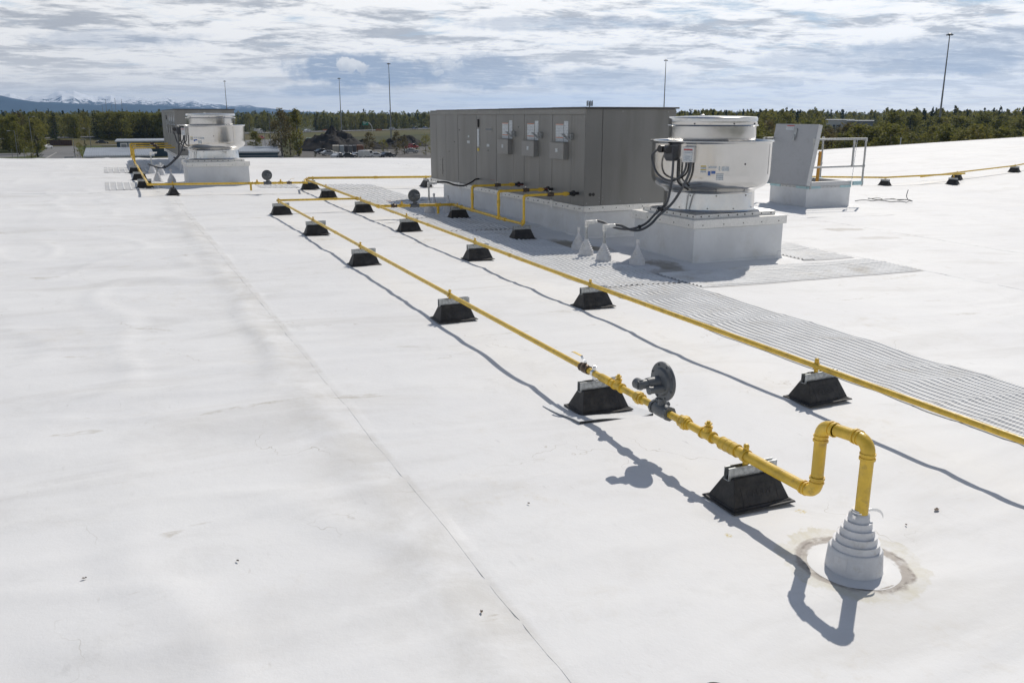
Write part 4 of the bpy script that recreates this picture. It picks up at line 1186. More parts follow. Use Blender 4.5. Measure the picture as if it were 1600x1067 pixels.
# dried leaf
def leaf(x, y, s, rot, label):
    m = MB(); n = 10
    m.v = [(0, 0, .004)] + [(s * cos(2 * pi * k / n) * (1 + .25 * sin(3 * k)), s * .5 * sin(2 * pi * k / n), .004 + .006 * abs(sin(k * 1.7))) for k in range(n)]
    m.f = [(0, 1 + k, 1 + (k + 1) % n) for k in range(n)]
    o = m.build('dry_leaf', mat('dry_leaf', (.16, .12, .09), .8)); o.location = (x, y, zb(x, y) + .002); o.rotation_euler.z = rot
    tag(o, label, 'leaf', 'dried leaves and crumbs on the roof')
leaf(3.864, 2.915, .022, .3, 'small curled brown leaf on the white roof right of the big boot')
leaf(3.55, 2.84, .010, 1, 'tiny dark crumb between the big boot and the brown leaf')
leaf(1.85, 3.8, .009, 2, 'tiny dark crumb lying left of the nearest pipe support')
leaf(.35, 3.75, .010, 2, 'tiny dark crumb in the middle of the left roof area')
leaf(1.22, 2.95, .012, 1.2, 'tiny dark crumb just left of the long seam near the bottom')
leaf(-.28, 3.82, .011, .2, 'tiny dark crumb at the left edge of the frame')
leaf(5.6, 5.55, .011, .2, 'tiny dark crumb on the near ribbed pad at right')
cp = MB().lathe([(.060, 0), (.060, .03), (.05, .045), (.03, .052)], n=28).build('dark_round_dome', mat('brown_black', (.03, .016, .015), .6))  # plain dark dome for an unidentified dark round shape
cp.location = (1.778, 2.113, zb(1.778, 2.113)); tag(cp, 'dark brown round dome cut off by the bottom edge of the frame', 'rubber cap')

# ------------------------------------------------------------------ land beyond the roof
GZ = -9.0
def at(px, dist, z=GZ):
    """point at a bearing (photo column at the horizon) and distance"""
    a = radians(HEAD) + math.atan((px - 800) / 1393.0); return V((sin(a) * dist, cos(a) * dist, z))


def sheet(name, pts, z, m, label, kind='structure', par=None):
    q = MB(); q.v = [(p[0], p[1], z) for p in pts]; q.f = [tuple(range(len(pts)))]
    n = V((0, 0, 0))
    o = q.build(name, m, par, smooth=False)
    if o.data.polygons[0].normal.z < 0: o.data.flip_normals()
    return tag(o, label, kind=kind) if not par else o


GRD = mat_ground('meadow_ground', (.045, .055, .02), (.075, .07, .035), (.03, .035, .015), .01, .15)
LAWN = mat_ground('lawn_grass', (.06, .085, .018), (.085, .095, .03), (.10, .085, .04), .03, .4)
SLOPE = mat_ground('bank_grass', (.085, .085, .03), (.12, .10, .05), (.07, .08, .025), .02, .25)
ASPH = mat_ground('asphalt', (.17, .17, .175), (.21, .21, .21), (.14, .14, .14), .05, .6)
CONC = mat_ground('concrete', (.36, .355, .34), (.42, .41, .39), (.30, .29, .27), .05, .6)
DIRT = mat_ground('dark_soil', (.032, .030, .028), (.05, .046, .042), (.022, .02, .018), .08, .5)
YARD = mat_ground('gravel_yard', (.13, .125, .12), (.17, .165, .155), (.09, .085, .08), .05, .5)
g_ = MB(); n = 64
g_.v = [(0, 5000, GZ)] + [(6900 * cos(2 * pi * k / n), 5000 + 8400 * sin(2 * pi * k / n), GZ) for k in range(n)]
g_.f = [(0, 1 + k, 1 + (k + 1) % n) for k in range(n)]
tag(g_.build('ground', GRD, smooth=False), 'flat dark green land beyond the roof', kind='structure')
# highway bank and road
hw0, hw1 = V((-60, 380, 0)), V((640, 897, 0)); hd = (hw1 - hw0).normalized(); hn = V((hd.y, -hd.x, 0))
q = MB(); rows = []
for i in range(41):
    p = hw0 + hd * ((hw1 - hw0).length * i / 40)
    rows.append([p + hn * 46 + V((0, 0, GZ + .03)), p + hn * 10 + V((0, 0, GZ + 1.7 + .2 * noise.noise((i * .4, 0, 0)))), p - hn * 12 + V((0, 0, GZ + 1.7)), p - hn * 30 + V((0, 0, GZ + .03))])
for a, b in zip(rows[:-1], rows[1:]): q.add(a + b, [(0, 4, 5, 1), (1, 5, 6, 2), (2, 6, 7, 3)])
o = q.build('highway_bank', SLOPE); tag(o, 'long low grass bank that carries the highway', kind='structure')
q = MB()
for s0, s1, z in ((8.5, -9.5, 1.95),):
    q.add([hw0 + hn * s0 + V((0, 0, GZ + z)), hw1 + hn * s0 + V((0, 0, GZ + z)), hw1 + hn * s1 + V((0, 0, GZ + z)), hw0 + hn * s1 + V((0, 0, GZ + z))], [(0, 1, 2, 3)])
hwy = q.build('highway', ASPH, smooth=False); tag(hwy, 'pale highway crossing on its bank before the woods', kind='structure')
q = MB()
for s in (7.6, -8.6, -.5): q.add([hw0 + hn * (s + .12) + V((0, 0, GZ + 1.97)), hw1 + hn * (s + .12) + V((0, 0, GZ + 1.97)), hw1 + hn * (s - .12) + V((0, 0, GZ + 1.97)), hw0 + hn * (s - .12) + V((0, 0, GZ + 1.97))], [(0, 1, 2, 3)])
q.build('lane_marking', mat('road_paint', (.7, .7, .68), .6), hwy, smooth=False)
q = MB()
for k in range(60):
    p = hw0 + hd * (300 + k * 4) + hn * 9.4; q.box(p.x - .08, p.x + .08, p.y - .08, p.y + .08, GZ + 1.6, GZ + 2.6)
a = hw0 + hd * 300 + hn * 9.4; b = hw0 + hd * 536 + hn * 9.4
q.add([a + V((0, 0, GZ + 2.35)), b + V((0, 0, GZ + 2.35)), b + V((0, 0, GZ + 2.68)), a + V((0, 0, GZ + 2.68))], [(0, 1, 2, 3)])
tag(q.build('guardrail', GALV2, smooth=False), 'steel crash barrier along the near side of the highway', 'crash barrier')
sheet('yard', [at(470, 300), at(680, 330), at(700, 215), at(440, 215)], GZ + .03, YARD, 'grey gravel yard below the highway bank')
sheet('lawn', [at(-40, 340), at(150, 380), at(170, 250), at(-40, 225)], GZ + .03, LAWN, 'green lawn strips beside the side road')
sheet('side_road', [at(-60, 300), at(55, 300), at(72, 370), at(110, 440), at(135, 440), at(112, 370), at(118, 285), at(126, 215), at(70, 215), at(62, 265), at(45, 275), at(-60, 270)], GZ + .06, ASPH, 'grey side road with a turn at far left')
sheet('cross_street', [at(80, 392), at(260, 392), at(260, 365), at(80, 362)], GZ + .09, ASPH, 'cross street in front of the dense trees at left')
sheet('parking_lot', [at(378, 420), at(436, 430), at(440, 215), at(378, 215)], GZ + .06, ASPH, 'pale parking lot between the far fan and the tall birches')
sheet('sidewalk', [at(60, 258), at(64, 258), at(82, 300), at(80, 300)], GZ + .12, CONC, 'concrete kerb path along the lawn at far left')
sheet('lawn', [at(380, 520), at(470, 520), at(470, 330), at(380, 330)], GZ + .045, LAWN, 'green lawn behind the parking lot beyond the far fan')

# soil piles
def pile(px, dist, rx, ry, h, label, seed):
    c = at(px, dist); n = 46; q = MB()
    for j in range(n + 1):
        for i in range(n + 1):
            u, v = i / n * 2 - 1, j / n * 2 - 1; r_ = math.hypot(u, v)
            f = max(0, 1.06 - math.sqrt(r_ * r_ + .035)) * (1 if r_ < 1 else 0); k = noise.noise((u * 2.3 + seed, v * 2.3, seed)) * .55 + noise.noise((u * 6, v * 6 + seed, 2)) * .30 + noise.noise((u * 15, v * 15 + seed, 2)) * .12
            q.v.append((u * rx, v * ry, h * f * (1 + k) - .05 if r_ < 1 else -.4))
    q.f = [(j * (n + 1) + i, j * (n + 1) + i + 1, (j + 1) * (n + 1) + i + 1, (j + 1) * (n + 1) + i) for j in range(n) for i in range(n)]
    o = q.build('soil_pile', DIRT, ang=25); o.location = c; o.rotation_euler.z = -radians(HEAD) + .1
    tag(o, label, 'soil pile', 'dark soil piles in the yard')
pile(520, 292, 12.5, 12, 7.8, 'tall dark soil pile below the highway, left of the sign', 1)
pile(572, 300, 10, 6, 3.2, 'low rubble heap right of the tall soil pile', 5)
pile(633, 325, 8.5, 8, 4.2, 'dark soil pile at right, close to the big grey unit', 9)
pile(610, 318, 5, 5, 3.2, 'small dark soil heap in front of the high mast pole', 13)

# buildings
BLUW = mat('blue_cladding', (.018, .055, .085), .5, var=.08, vscale=.3)
MROOF = mat('ribbed_metal_roof', (.30, .33, .37), .45, metal=.3, var=.1, vscale=.2)
WTRIM = mat('white_trim', (.62, .64, .66), .5)
BOXW = mat('white_box', (.60, .60, .57), .6)


def building(px0, px1, dist, depth, h, label, wall=BLUW, roofm=MROOF, ribs=0, units=0, name='commercial_building', over=.4, slope=0.0, windows=0):
    a, b = at(px0, dist), at(px1, dist); w = (b - a).length; c = (a + b) / 2
    t = thing(name, c, label, 'building'); ang = math.atan2((b - a).y, (b - a).x); t.rotation_euler.z = ang
    MB().box(-w / 2, w / 2, 0, depth, 0, h).build('wall', wall, t, smooth=False)
    q = MB(); x, d0, d1 = w / 2 + over, -over, depth + over
    q.add([(-x, d0, h), (x, d0, h), (x, d1, h + slope), (-x, d1, h + slope), (-x, d0, h + .35), (x, d0, h + .35), (x, d1, h + .35 + slope), (-x, d1, h + .35 + slope)], [(3, 2, 1, 0), (4, 5, 6, 7), (0, 1, 5, 4), (1, 2, 6, 5), (2, 3, 7, 6), (3, 0, 4, 7)])
    q.build('roof', roofm, t, smooth=False)
    MB().box(-x, x, d0 - .05, d0, h + .03, h + .33).build('fascia', WTRIM, t, smooth=False)
    if ribs:
        q = MB()
        for k in range(ribs):
            xx = -x + 2 * x * (k + .5) / ribs; q.add([(xx - .05, d0, h + .355), (xx + .05, d0, h + .355), (xx + .05, d1, h + .355 + slope), (xx - .05, d1, h + .355 + slope), (xx - .05, d0, h + .42), (xx + .05, d0, h + .42), (xx + .05, d1, h + .42 + slope), (xx - .05, d1, h + .42 + slope)], [(4, 5, 6, 7), (0, 1, 5, 4), (1, 2, 6, 5), (3, 0, 4, 7)])
        tag(q.build('roof_rib', roofm, t, smooth=False), kind='stuff')
    for k in range(windows):
        xx = -w / 2 + w * (k + .5) / windows
        f = MB().box(xx - .7, xx + .7, -.06, .0, h * .45, h * .75).build('window', WTRIM, t, smooth=False); MB().box(xx - .6, xx + .6, -.08, -.061, h * .45 + .1, h * .75 - .1).build('pane', mat('dark_pane', (.02, .025, .03), .15), f, smooth=False)
    MB().box(-w / 2 - .02, w / 2 + .02, -.045, -.005, h * .58, h * .62).build('trim_band', WTRIM, t, smooth=False)
    return t, w


b1, w1 = building(177, 262, 262, 22, 3.9, 'dark blue building with a pale flat roof left of the distant unit')
for px in (188, 201, 235):
    p = at(px, 247, 0); u = thing('air_unit', (p.x, p.y, GZ + 2.75), {188: 'small white air unit on the ribbed roof, left one', 201: 'small white air unit on the ribbed roof, middle one', 235: 'small white air unit on the ribbed roof beside the distant grey unit'}[px], 'air unit', 'white air units on the low ribbed roof')
    MB().box(-.85, .85, -.6, .6, 0, 1.25).build('cabinet', BOXW, u, bevel=.04); MB().box(-.6, .6, -.63, -.6, .35, 1.0).build('grille', mat('grille_grey', (.25, .25, .25), .6), u)
building(125, 232, 221, 24, 1.7, 'low grey ribbed metal roof just beyond the roof edge at left', ribs=30, slope=1.0)
building(350, 430, 233, 20, 1.75, 'low grey metal roof with blue wall right of the distant fan', ribs=20, slope=.6)
building(1292, 1335, 480, 30, 8.4, 'low white building half hidden in the woods at right', wall=BOXW, roofm=WTRIM, windows=5)
building(1325, 1366, 470, 26, 8.0, 'grey block beside the white building in the woods at right', wall=mat('grey_wall', (.20, .21, .23), .7), windows=6)
building(478, 492, 330, 12, 2.4, 'small green roofed shed left of the tall soil pile', wall=mat('tan_wall', (.35, .30, .22), .7), roofm=mat('green_roof', (.05, .14, .11), .6))
# storage containers in the yard
for px0, px1, dist, col, nm, l in ((517, 527, 258, (.52, .49, .42), 'cream', 'cream storage container in the yard, leftmost'), (528, 535, 256, (.36, .40, .43), 'pale_grey', 'pale grey container next to the cream one'),
                               (536, 541, 257, (.10, .10, .11), 'dark', 'dark container left of the narrow gap'), (542, 548, 256, (.13, .14, .15), 'slate', 'slate grey container in the middle of the row'),
                               (549, 554, 257, (.07, .07, .08), 'black', 'black container near the brown one'), (555, 566, 258, (.20, .09, .05), 'rust', 'rusty brown container at the right end of the row')):
    a, b = at(px0, dist), at(px1, dist); w = (b - a).length; c = (a + b) / 2
    t = thing('storage_container', (c.x, c.y, GZ + .03), l, 'container', 'storage containers in the yard'); t.rotation_euler.z = math.atan2((b - a).y, (b - a).x)
    cm = mat('container_' + nm, col, .6, vscale=.6); MB().box(-w / 2, w / 2, 0, 5, .12, 2.5).build('shell', cm, t, bevel=.03)
    q = MB()
    for k in range(int(w / .3)): xx = -w / 2 + .15 + k * .3; q.box(xx - .05, xx + .05, -.04, -.003, .2, 2.42)
    q.build('corrugation', cm, t)
q = MB(); a, b = at(55, 362), at(107, 362)
t = thing('wooden_fence', a, 'reddish brown board fence at the end of the side road', 'fence'); dv = (b - a); n = 14
for k in range(n):
    p = dv * (k / n); p2 = dv * ((k + 1) / n); nrm = V((-dv.y, dv.x, 0)).normalized() * .05
    MB().add([p, p2 - dv * .002, p2 - dv * .002 + nrm, p + nrm] + [w + V((0, 0, 2.2)) for w in (p, p2 - dv * .002, p2 - dv * .002 + nrm, p + nrm)], [(0, 1, 5, 4), (1, 2, 6, 5), (2, 3, 7, 6), (3, 0, 4, 7), (4, 5, 6, 7)]).build('fence_panel', mat('red_brown_boards', (.075, .035, .03), .8, vscale=.8), t, smooth=False)
d = thing('dumpster', at(99.5, 243), 'blue dumpster on the side road just beyond the roof edge', 'dumpster'); d.rotation_euler.z = -radians(5)
MB().box(-1.0, 1.0, -.8, .8, .15, .95).build('bin', mat('dumpster_blue', (.03, .11, .16), .5), d, bevel=.03); MB().box(-1.04, 1.04, -.84, .84, .95, 1.03).build('lid', mat('dumpster_lid', (.05, .055, .06), .5), d, bevel=.02)
MB().box(-.9, .9, -.83, -.80, .3, .7).build('side_rib', mat('dumpster_blue2', (.05, .16, .22), .5), d)

# ------------------------------------------------------------------ poles
def high_mast(px, dist, top, label):
    p = at(px, dist); H = top - GZ
    t = thing('high_mast_light', p, label, 'light pole', 'high mast light poles along the highway')
    MB().tube([(0, 0, 0), (0, 0, H * .5), (0, 0, H)], [.34, .23, .13], 12).build('mast', STEELP, t)
    MB().lathe([(.5, H - .15), (.55, H), (.25, H + .15)], n=16).build('head_ring', STEELP, t)
    for k in range(6):
        a = 2 * pi * k / 6; MB().lathe([(.15, H - .5), (.26, H - .35), (.2, H - .1)], (.72 * cos(a), .72 * sin(a), 0), 10).build('lamp', mat('mast_lamp', (.35, .36, .38), .4), t)
def top_of(py, dist): return 2 + (180 - py) / 1393.0 * dist * cos(0)
for px, py, dist, l in ((355, 129, 640, 'distant mast pole above the far fan, leftmost of the five'), (532.5, 125, 545, 'mast pole above the tall soil pile'), (610, 103, 440, 'taller mast pole between the soil piles'),
                        (1037, 98, 415, 'mast pole rising behind the right end of the grey unit'), (1469, 60, 292, 'tallest mast pole, alone above the woods at right')):
    a = math.atan((px - 800) / 1393.0)
    high_mast(px, dist, 2 + (180 - py) / 1393.0 * dist * cos(a), l)


def lamp_post(px, dist, h, label, arm=1):
    t = thing('street_lamp', at(px, dist), label, 'street lamp', 'street lamps beyond the roof')
    MB().tube([(0, 0, 0), (0, 0, h)], [.10, .06], 8).build('pole', STEELP, t); MB().tube([(0, 0, h - .1), (-arm * .6, 0, h + .1), (-arm * 1.3, 0, h + .1)], .05, 6).build('arm', STEELP, t)
    MB().box(-arm * 1.3 - .4, -arm * 1.3 + .3, -.18, .18, h, h + .16).build('lamp_head', mat('lamp_head_grey', (.45, .45, .45), .4), t)
lamp_post(18.5, 262, 7.0, 'street lamp by the side road at the far left edge')
lamp_post(44, 300, 10.5, 'street lamp rising from the small bushes at far left', -1)
lamp_post(109, 262, 5.2, 'short street lamp behind the blue dumpster')
lamp_post(136, 285, 7.2, 'dark utility pole like lamp left of the blue building')
lamp_post(420, 250, 11.0, 'slim pole at the edge of the parking lot left of the birches', -1)
lamp_post(411, 290, 6.0, 'short pole on the parking lot beyond the far fan')
# fenced posts near the left lot
for k, px in enumerate((10, 29, 147, 160)):
    t = tag(MB().tube([(0, 0, 0), (0, 0, 2.6)], .07, 6).build('fence_post', STEELP), 'thin dark post at the roadside, ' + ('leftmost', 'beside the leftmost street lamp', 'left of the blue building', 'touching the left end of the blue building')[k], 'post', 'thin dark posts at the roadside')
    t.location = at(px, 258)
# radio masts on the foothills
for k in range(6):
    px = (161, 167, 176, 182, 192, 198)[k]; h = (30, 40, 30, 42, 40, 26)[k] * 1.3
    t = MB().tube([(0, 0, 0), (0, 0, h)], [1.0, .5], 5).build('radio_mast', STEELP); t.location = at(px, 2600); tag(t, 'thin radio mast against the mountains in the cluster above the trees', 'mast', 'radio masts before the mountains')
# antenna cluster on a tower behind the unit
t = thing('antenna_tower', at(921, 560), 'cell tower top with panel antennas peeking over the grey unit', 'antenna tower')
MB().tube([(0, 0, 0), (0, 0, 19)], .35, 8).build('mast', STEELP, t)
for k, dx in enumerate((-1.9, -1.2, -.3, .5, 1.3, 2.0)): MB().box(dx - .2, dx + .2, -.2, .2, 16.4, 19.4 + .3 * (k % 2)).build('panel_antenna', STEELP, t)
MB().box(-2.1, 2.1, -.08, .08, 17.4, 17.6).build('platform', STEELP, t)
# green highway sign on its curved arm
p = at(581, 520); t = thing('highway_sign', (p.x, p.y, GZ + 1.7), 'green highway sign on a curved white arm over the highway', 'road sign'); t.rotation_euler.z = -radians(HEAD - 8)
MB().tube([(0, 0, 0), (-.3, 0, 3.0), (-1.4, 0, 4.6), (-3.2, 0, 5.3), (-5.0, 0, 5.4)], .16, 8).build('arm', WTRIM, t); MB().box(-5.6, -2.2, -.14, -.04, 3.6, 5.5).build('panel', mat('sign_green', (.01, .22, .13), .4), t)
for i, (a, b, z) in enumerate(((-5.2, -3.0, 4.95), (-5.0, -3.6, 4.35))): MB().box(a, b, -.16, -.141, z - .1, z + .12).build('text_line', WTRIM, t)
# orange barrier boards beside the highway
for px, l in ((508, 'orange construction board atop the tall soil pile skyline'), (591, 'orange construction board right of the green sign')):
    p = at(px, 505); t = thing('barrier_board', (p.x, p.y, GZ + 1.9), l, 'barrier', 'orange boards by the highway'); t.rotation_euler.z = -radians(HEAD)
    MB().box(-1.8, 1.8, -.05, .05, .6, 1.5).build('board', mat('orange_board', (.40, .17, .08), .6), t); MB().box(-1.5, -1.4, -.05, .05, 0, .6).build('leg', STEELP, t); MB().box(1.4, 1.5, -.05, .05, 0, .6).build('leg', STEELP, t)
# flag on a pole beyond the right roof edge
p = at(1412, 95); t = thing('flag_pole', (p.x, p.y, GZ), 'white flag pole with a small drooping red and blue flag beyond the roof at right', 'flag pole')
MB().tube([(0, 0, 0), (0, 0, 8.7)], [.08, .05], 8).build('pole', WTRIM, t); MB().lathe([(.02, 8.68), (.08, 8.75), (.02, 8.84)], n=10).build('ball', WTRIM, t)
fl = MB(); nn = 10
for j in range(nn + 1):
    for i in range(9):
        u, v = j / nn, i / 8; fl.v.append((-.05 - 1.5 * u, .12 * sin(u * 9), 8.1 - 1.0 * v - .75 * u))
fl.f = [(j * 9 + i, (j + 1) * 9 + i, (j + 1) * 9 + i + 1, j * 9 + i + 1) for j in range(nn) for i in range(8)]
fo = fl.build('flag', mat('flag_red', (.35, .04, .05), .7), t); fo.data.materials.append(mat('flag_white', (.6, .6, .6), .7)); fo.data.materials.append(mat('flag_blue', (.04, .06, .22), .7))
for f in fo.data.polygons:
    j, i = divmod(f.index, 8); f.material_index = 2 if (j < 4 and i < 4) else i % 2
t.rotation_euler.z = -radians(HEAD + 20)


# ------------------------------------------------------------------ vehicles
def car_proto(kind, col, nm):
    t = thing('parked_car', (0, 0, 0), 'x', 'car', 'cars beyond the roof'); L = 4.5; W = 1.8
    prof = [(-2.25, .35), (-2.25, .85), (-2.0, .95), (-1.6, 1.0), (-1.1, 1.42), (.4, 1.45), (1.05, .98), (2.0, .86), (2.25, .7), (2.25, .35)]
    if kind == 'truck': prof = [(-2.6, .5), (-2.6, 1.15), (-.7, 1.15), (-.65, 1.85), (.65, 1.85), (1.2, 1.25), (2.4, 1.15), (2.5, .9), (2.5, .5)]
    if kind == 'van': prof = [(-2.4, .4), (-2.4, 1.9), (-2.2, 2.05), (1.2, 2.05), (1.9, 1.2), (2.45, 1.05), (2.5, .4)]
    m = mat('car_' + nm, col, .3, coat=.6); q = MB(); n = len(prof)
    q.v = [(x, -W / 2, z) for x, z in prof] + [(x, W / 2, z) for x, z in prof]; q.f = [tuple(range(n)), tuple(reversed(range(n, 2 * n)))] + [(i, i + n, (i + 1) % n + n, (i + 1) % n) for i in range(n)]
    q.build('body', m, t, bevel=.08)
    g = mat('car_glass', (.02, .024, .03), .1); a, b = (-1.0, .45) if kind == 'car' else ((-.6, .7) if kind == 'truck' else (.3, 1.3))
    z0, z1 = (1.02, 1.36) if kind == 'car' else (1.28, 1.78) if kind == 'truck' else (1.3, 1.85)
    q = MB()
    for s in (-1, 1): q.box(a, b, s * W / 2 - .012, s * W / 2 + .012, z0, z1)
    q.build('side_window', g, t)
    for x in (-1.45, 1.45):
        for s in (-1, 1):
            w = MB().lathe([(.33, -.1), (.34, -.08), (.34, .08), (.33, .1)], (x, s * .84, .34), 16, 'Y').build('wheel', BLK, t); MB().lathe([(.2, -.115), (.2, .115)], (x, s * .84, .34), 12, 'Y').build('rim', ALUD, w)
    for s in (-1, 1): MB().box(2.2, 2.265, s * .65 - .16, s * .65 + .16, .68, .8).build('headlight', WHT, t)
    return t


protos = {k: record(car_proto(*v)) for k, v in {'white': ('car', (.62, .63, .64), 'white'), 'dark': ('car', (.03, .035, .045), 'dark'), 'silver': ('car', (.35, .37, .39), 'silver'), 'red': ('truck', (.30, .03, .03), 'red'), 'whitevan': ('van', (.62, .62, .6), 'van_white'), 'blue': ('car', (.04, .07, .16), 'blue')}.items()}
usedp = set()
def put_car(k, px, dist, rz, label, z=GZ, cat='car'):
    p = at(px, dist, z + .08)
    if k not in usedp: usedp.add(k); o = protos[k][0]; o.location = p; o.rotation_euler.z = rz; o['label'] = label
    else: o = make_copy(protos[k], p, label, rz)
    o['category'] = cat
ha = math.atan2(hd.y, hd.x)
def on_hwy(px, off):
    # bearing meets the highway line
    a = radians(HEAD) + math.atan((px - 800) / 1393.0); d_ = V((sin(a), cos(a), 0)); o_ = hw0 + hn * off
    den = d_.x * hd.y - d_.y * hd.x; return (o_.x * hd.y - o_.y * hd.x) / den
for k, px, off, l, ct in (('white', 479, 4, 'white car on the highway right of the tall birches', 'car'), ('silver', 612, 4, 'silver car on the highway behind the mast pole', 'car'), ('dark', 648, 4, 'dark car on the highway left of the big grey unit', 'car'),
                      ('blue', 664, 4, 'blue car on the highway touching the edge of the big grey unit', 'car'), ('whitevan', 402, 4, 'white van on the highway seen right of the far fan', 'van')):
    put_car(k, px, on_hwy(px, off), ha, l, GZ + 1.9, ct)
put_car('red', 404.5, 420, ha + .4, 'red pickup truck behind the parking lot right of the far fan', cat='pickup truck')
put_car('dark', 154, 378, .15, 'dark car on the cross street in front of the dense trees at left')
put_car('silver', 125, 396, .2, 'silver car on the cross street just left of the blue building')
put_car('white', 66, 335, 1.1, 'white car parked by the brown fence at far left')
for i, (k, px, dist, l) in enumerate((('silver', 511, 250, 'silver car in the yard in front of the cream container'), ('dark', 500, 262, 'dark car in the yard left of the row of parked cars'), ('white', 526, 233, 'white car in the yard row, leftmost of the pale ones'),
                      ('dark', 541, 232, 'dark car in the yard row next to the white one'), ('silver', 556, 234, 'silver car in the middle of the yard row'), ('whitevan', 570, 233, 'white van in the yard row'), ('white', 585, 234, 'white car in the yard row beside the van'),
                      ('dark', 603, 235, 'dark car at the right end of the yard row'), ('red', 642, 290, 'red machine like pickup before the right soil pile'), ('silver', 640, 262, 'silver car right of the young trees in the yard'))):
    put_car(k, px, dist, .1 + .25 * (i % 3), l, GZ + .03, 'van' if k == 'whitevan' else 'car')

# ------------------------------------------------------------------ trees
BIR = foliage_mat('birch_leaves', (.155, .165, .034), (.22, .205, .05), (.10, .11, .028))
BIRY = foliage_mat('young_leaves', (.19, .19, .04), (.24, .21, .055), (.13, .135, .03))
OLV = foliage_mat('olive_buds', (.17, .135, .055), (.15, .13, .055), (.11, .095, .04))
SPR = foliage_mat('spruce_needles', (.035, .05, .024), (.045, .06, .026), (.022, .032, .016))
BARK = mat('pale_bark', (.28, .26, .23), .8, vscale=3); BARKD = mat('dark_bark', (.08, .065, .05), .9, vscale=3)


def crown_mesh(name, kind, seed, m, n_clump=34, per=30, leaf=.34):
    rnd = random.Random(seed); q = MB()
    def quad(c, s):
        u = V((rnd.gauss(0, 1), rnd.gauss(0, 1), rnd.gauss(0, 1))).normalized(); w = u.cross(V((rnd.gauss(0, 1), rnd.gauss(0, 1), rnd.gauss(0, 1)))).normalized()
        q.add([c - u * s, c + w * s * .8, c + u * s, c - w * s * .8], [(0, 1, 2, 3)])
    if kind == 'spruce':
        for i in range(15):
            h = .10 + .9 * i / 15; R = .17 * (1 - h) ** .85 + .01
            for k in range(int(9 - 4 * h)):
                a = rnd.uniform(0, 2 * pi); rr = R * rnd.uniform(.8, 1.15)
                for j in range(5):
                    f = (j + .7) / 5; quad(V((cos(a) * rr * f, sin(a) * rr * f, h - .035 * f + rnd.uniform(-.01, .01))), leaf * .06 * (1.15 - .5 * h))
        for k in range(10): quad(V((0, 0, .95 + .005 * k)), .008)
    else:
        for i in range(n_clump):
            h = .05 + .95 * rnd.random() ** .85
            env = {'round': math.sin(pi * min(1, (h + .06) / 1.09)) ** .6 * .25, 'oval': math.sin(pi * min(1, (h + .05) / 1.08)) ** .7 * .185, 'tall': (.045 + .085 * math.sin(pi * h) ** .8), 'bush': math.sin(pi * min(1, (h + .12) / 1.16)) ** .5 * .38}[kind]
            a = rnd.uniform(0, 2 * pi); rr = env * math.sqrt(rnd.uniform(.05, 1)) * rnd.uniform(.75, 1.15)
            c = V((cos(a) * rr, sin(a) * rr, h)); cs = rnd.uniform(.045, .085)
            if kind == 'tall': cs *= .75
            for k in range(per):
                g = V((rnd.gauss(0, 1), rnd.gauss(0, 1), rnd.gauss(0, .9))) * cs * .62; quad(c + g, leaf * .058 * rnd.uniform(.6, 1.25))
    me = bpy.data.meshes.new(name); me.from_pydata(q.v, [], q.f); me.materials.append(m); me.update(); return me


def trunk_mesh(name, kind, seed, m):
    rnd = random.Random(seed); q = MB()
    b = .0 ; pts = [(0, 0, -.02), (.01 * rnd.uniform(-1, 1), .01 * rnd.uniform(-1, 1), .3), (.015 * rnd.uniform(-1, 1), .015 * rnd.uniform(-1, 1), .62), (0, 0, .93)]
    q.tube(pts, [.017, .013, .008, .003], 7)
    if kind != 'spruce':
        for k in range(9):
            h = rnd.uniform(.2, .75); a = rnd.uniform(0, 2 * pi); l = rnd.uniform(.08, .2) * (1.1 - h); q.tube([(0, 0, h), (cos(a) * l * .6, sin(a) * l * .6, h + l * .6), (cos(a) * l, sin(a) * l, h + l * 1.3)], [.005, .003, .0015], 5)
    me = bpy.data.meshes.new(name); me.from_pydata(q.v, [], q.f); me.materials.append(m); me.shade_smooth(); me.update(); return me


PT = {}
for nm, kind, m, bk, cnt, ncl, per in (('birch', 'oval', BIR, BARK, 5, 56, 30), ('round', 'round', BIR, BARKD, 4, 70, 30), ('olive', 'oval', OLV, BARK, 3, 42, 26), ('young', 'oval', BIRY, BARK, 3, 34, 26), ('spruce', 'spruce', SPR, BARKD, 4, 0, 0), ('tall', 'tall', BIRY, BARK, 2, 60, 24), ('bush', 'bush', BIRY, BARKD, 3, 36, 26)):
    PT[nm] = [(crown_mesh(nm + '_crown', kind, 11 * i + len(nm), m, ncl, per), trunk_mesh(nm + '_trunk', kind, 5 * i + 1, bk)) for i in range(cnt)]


def tree(kind, p, h, label, group=None, w=1.0, seed=0, cat='tree', name=None):
    rnd = random.Random(seed); cm, tm = PT[kind][seed % len(PT[kind])]
    t = bpy.data.objects.new(name or {'spruce': 'spruce_tree', 'bush': 'shrub'}.get(kind, 'birch_tree'), None); COL.objects.link(t)
    t.location = p; t.rotation_euler.z = rnd.uniform(0, 6.28); t.scale = (h * w, h * w, h); tag(t, label, cat, group)
    for nm, me in (('crown', cm), ('trunk', tm)):
        o = bpy.data.objects.new(nm, me); COL.objects.link(o); o.parent = t
    return t


